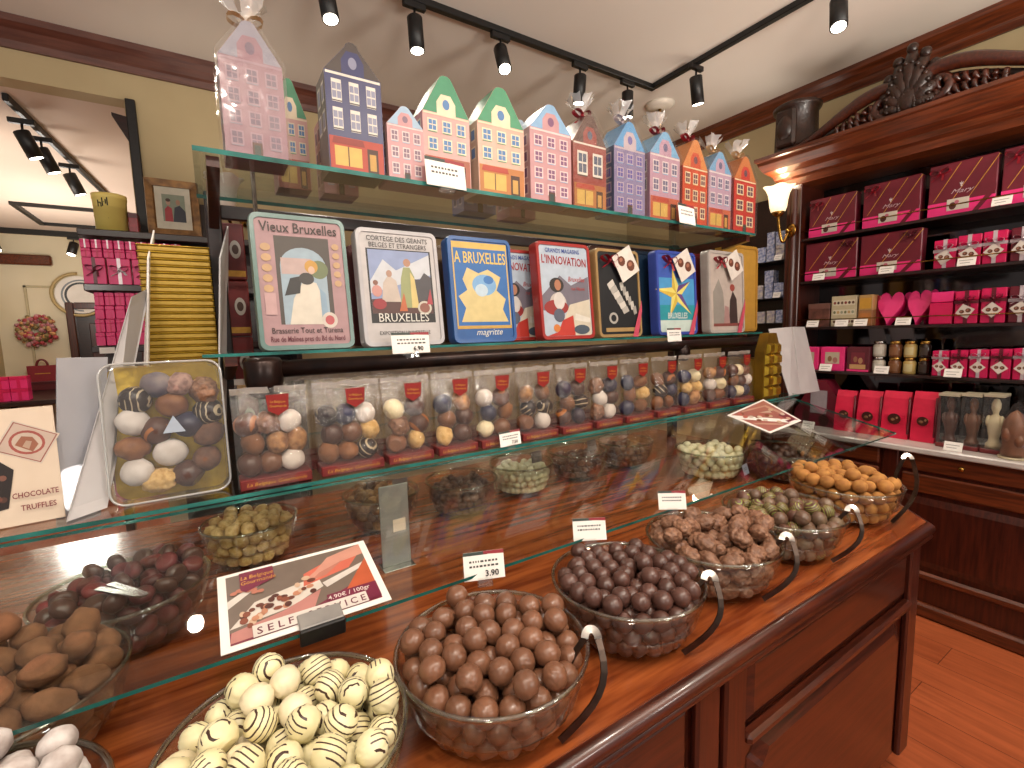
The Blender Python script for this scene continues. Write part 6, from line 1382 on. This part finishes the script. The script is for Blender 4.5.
heads = [(322, 'x', (.05, -.25, -1), 'black spotlight cut by the top of the frame above the navy house tin'),
         (411, 'x', (.02, -.05, -1), 'black spotlight above the green roofed house tins, hanging straight down'),
         (497, 'x', (-.12, -.5, -1), 'black spotlight with its bright lens turned towards the viewer above the house tins'),
         (577, 'x', (.0, .12, -1), 'black spotlight above the wrapped brown house, left of the track corner'),
         (625, 'x', (.05, .05, -1), 'black spotlight just left of the corner of the ceiling track'),
         (694, 'y', (.25, .05, -1), 'black spotlight just right of the corner of the ceiling track'),
         (828, 'y', (-.32, -.18, -1), 'black spotlight with lit lens near the top edge above the cabinet')]
for px, axn, aim, lab in heads:
    if axn == 'x':
        k = (px-390)/(652-390); p_ = onz(px, 0+92*k, TRZ); x = p_.x; loc = (x, TY2, TRZ)
    else:
        k = (px-652)/(790-652); p_ = onz(px, 92*(1-k), TRZ); loc = (TX, p_.y, TRZ)
    track_head(loc, aim, lab, None, power=POW, size=2.0)
# the same track runs on behind the viewer and lights the counter front and the cabinet
for x, y, aim, pw in ((-.2, TY2, (.1, -.5, -1), 1), (TX, .1, (.5, .1, -1), 1), (TX, -.7, (.5, .25, -1), 1)):
    track_head((x, y, TRZ), aim, 'black spotlight on the ceiling track beyond the picture edge', 'spotlights beyond the frame', power=POW*pw, size=2.0)
t = thing('light_track', 'black ceiling light track over the front of the counter, beyond the top of the frame', 'light track', (.9, -.35, TRZ))
q = MB(); q.box(-2, 1.5, -.018, .018, 0, CEIL-TRZ, MBLK, .003); q.build('track_run', t)
for x, aim in ((-.7, (.2, .85, -1)), (.1, (.1, .75, -1)), (.9, (.05, .7, -1)), (1.7, (-.05, .8, -1))):
    track_head((x, -.35, TRZ), aim, 'black spotlight on the ceiling track beyond the picture edge', 'spotlights beyond the frame', power=POW*FR, size=1.7)
# back room track
t = thing('light_track', 'black ceiling light track running away in the back room at the left edge', 'light track', (-.80, 3.6, 2.80))
q = MB(); q.box(-.013, .013, 0, 1.9, .02, .06, MBLK, .003); o = q.build('track_run', t); o.rotation_euler = (0, 0, -.07)
for y, lab in ((3.78, 'left lit spotlight of the three on the back room track'), (4.05, 'middle lit spotlight of the three on the back room track'), (4.55, 'right lit spotlight of the three on the back room track')):
    track_head((-.80+.07*(y-3.6), y, 2.80), (.35, .15, -1), lab, None, power=POW*.5, size=2.2, r=.037, ln=.14)
t = thing('light_track', 'thin black light track crossing the far end of the back room', 'light track', (-1.9, 7.6, 2.80))
q = MB(); q.box(-.2, .75, -.02, .02, 0, .06, MBLK, .003); q.build('track_run', t)
track_head((-1.27, 7.6, 2.80), (-.25, -.3, -1), 'small lit spotlight on the far track beside the pink boxes', None, power=POW*.4, size=2.2, r=.045, ln=.15)
track_head((-1.95, 7.6, 2.80), (.3, -.3, -1), 'small dark spotlight on the far track at the left picture edge', None, power=POW*.4, size=2.2, r=.045, ln=.15)
# added unseen point lights fill the shop behind the viewer and the back room
for loc, e in (((-1.2, -1.6, 2.3), GEN), ((1.2, -1.8, 2.3), GEN), ((2.4, -2.0, 2.3), GEN), ((-1.1, 5.6, 2.1), GEN*.8)):
    l = bpy.data.lights.new('overhead_light', 'POINT'); l.energy = e; l.color = (1, .93, .85); l.shadow_soft_size = .2
    o = bpy.data.objects.new('added_fill_light', l); COL.objects.link(o); o.location = loc
# added unseen uplights brighten the ceiling; two stand at the tulip wall lamps
for loc, e in (((-1.3, -.9, 1.9), UP*.6), ((.6, -.9, 1.9), UP), ((2.2, -.7, 1.9), UP*1.3), ((3.05, 1.72, 2.32), UP*.10), ((.1, 3.05, 2.42), UP*.04), ((-1.2, 4.4, 1.9), UP*.35), ((-1.2, 6.2, 1.9), UP*.3)):
    spot_light(loc, (.05, .55, 1), e, 2.6, col=(1, .91, .80), rad=.3)
w = bpy.data.worlds.new('world'); SC.world = w; w.use_nodes = True
bg = w.node_tree.nodes['Background']; bg.inputs[0].default_value = (1, .95, .9, 1); bg.inputs[1].default_value = WORLD
SC.view_settings.view_transform = 'Standard'; SC.view_settings.look = 'None'; SC.view_settings.gamma = 1; SC.view_settings.use_curve_mapping = False
SC.view_settings.exposure = 0.0
SC.cycles.transparent_max_bounces = 32
SC.cycles.max_bounces = 8
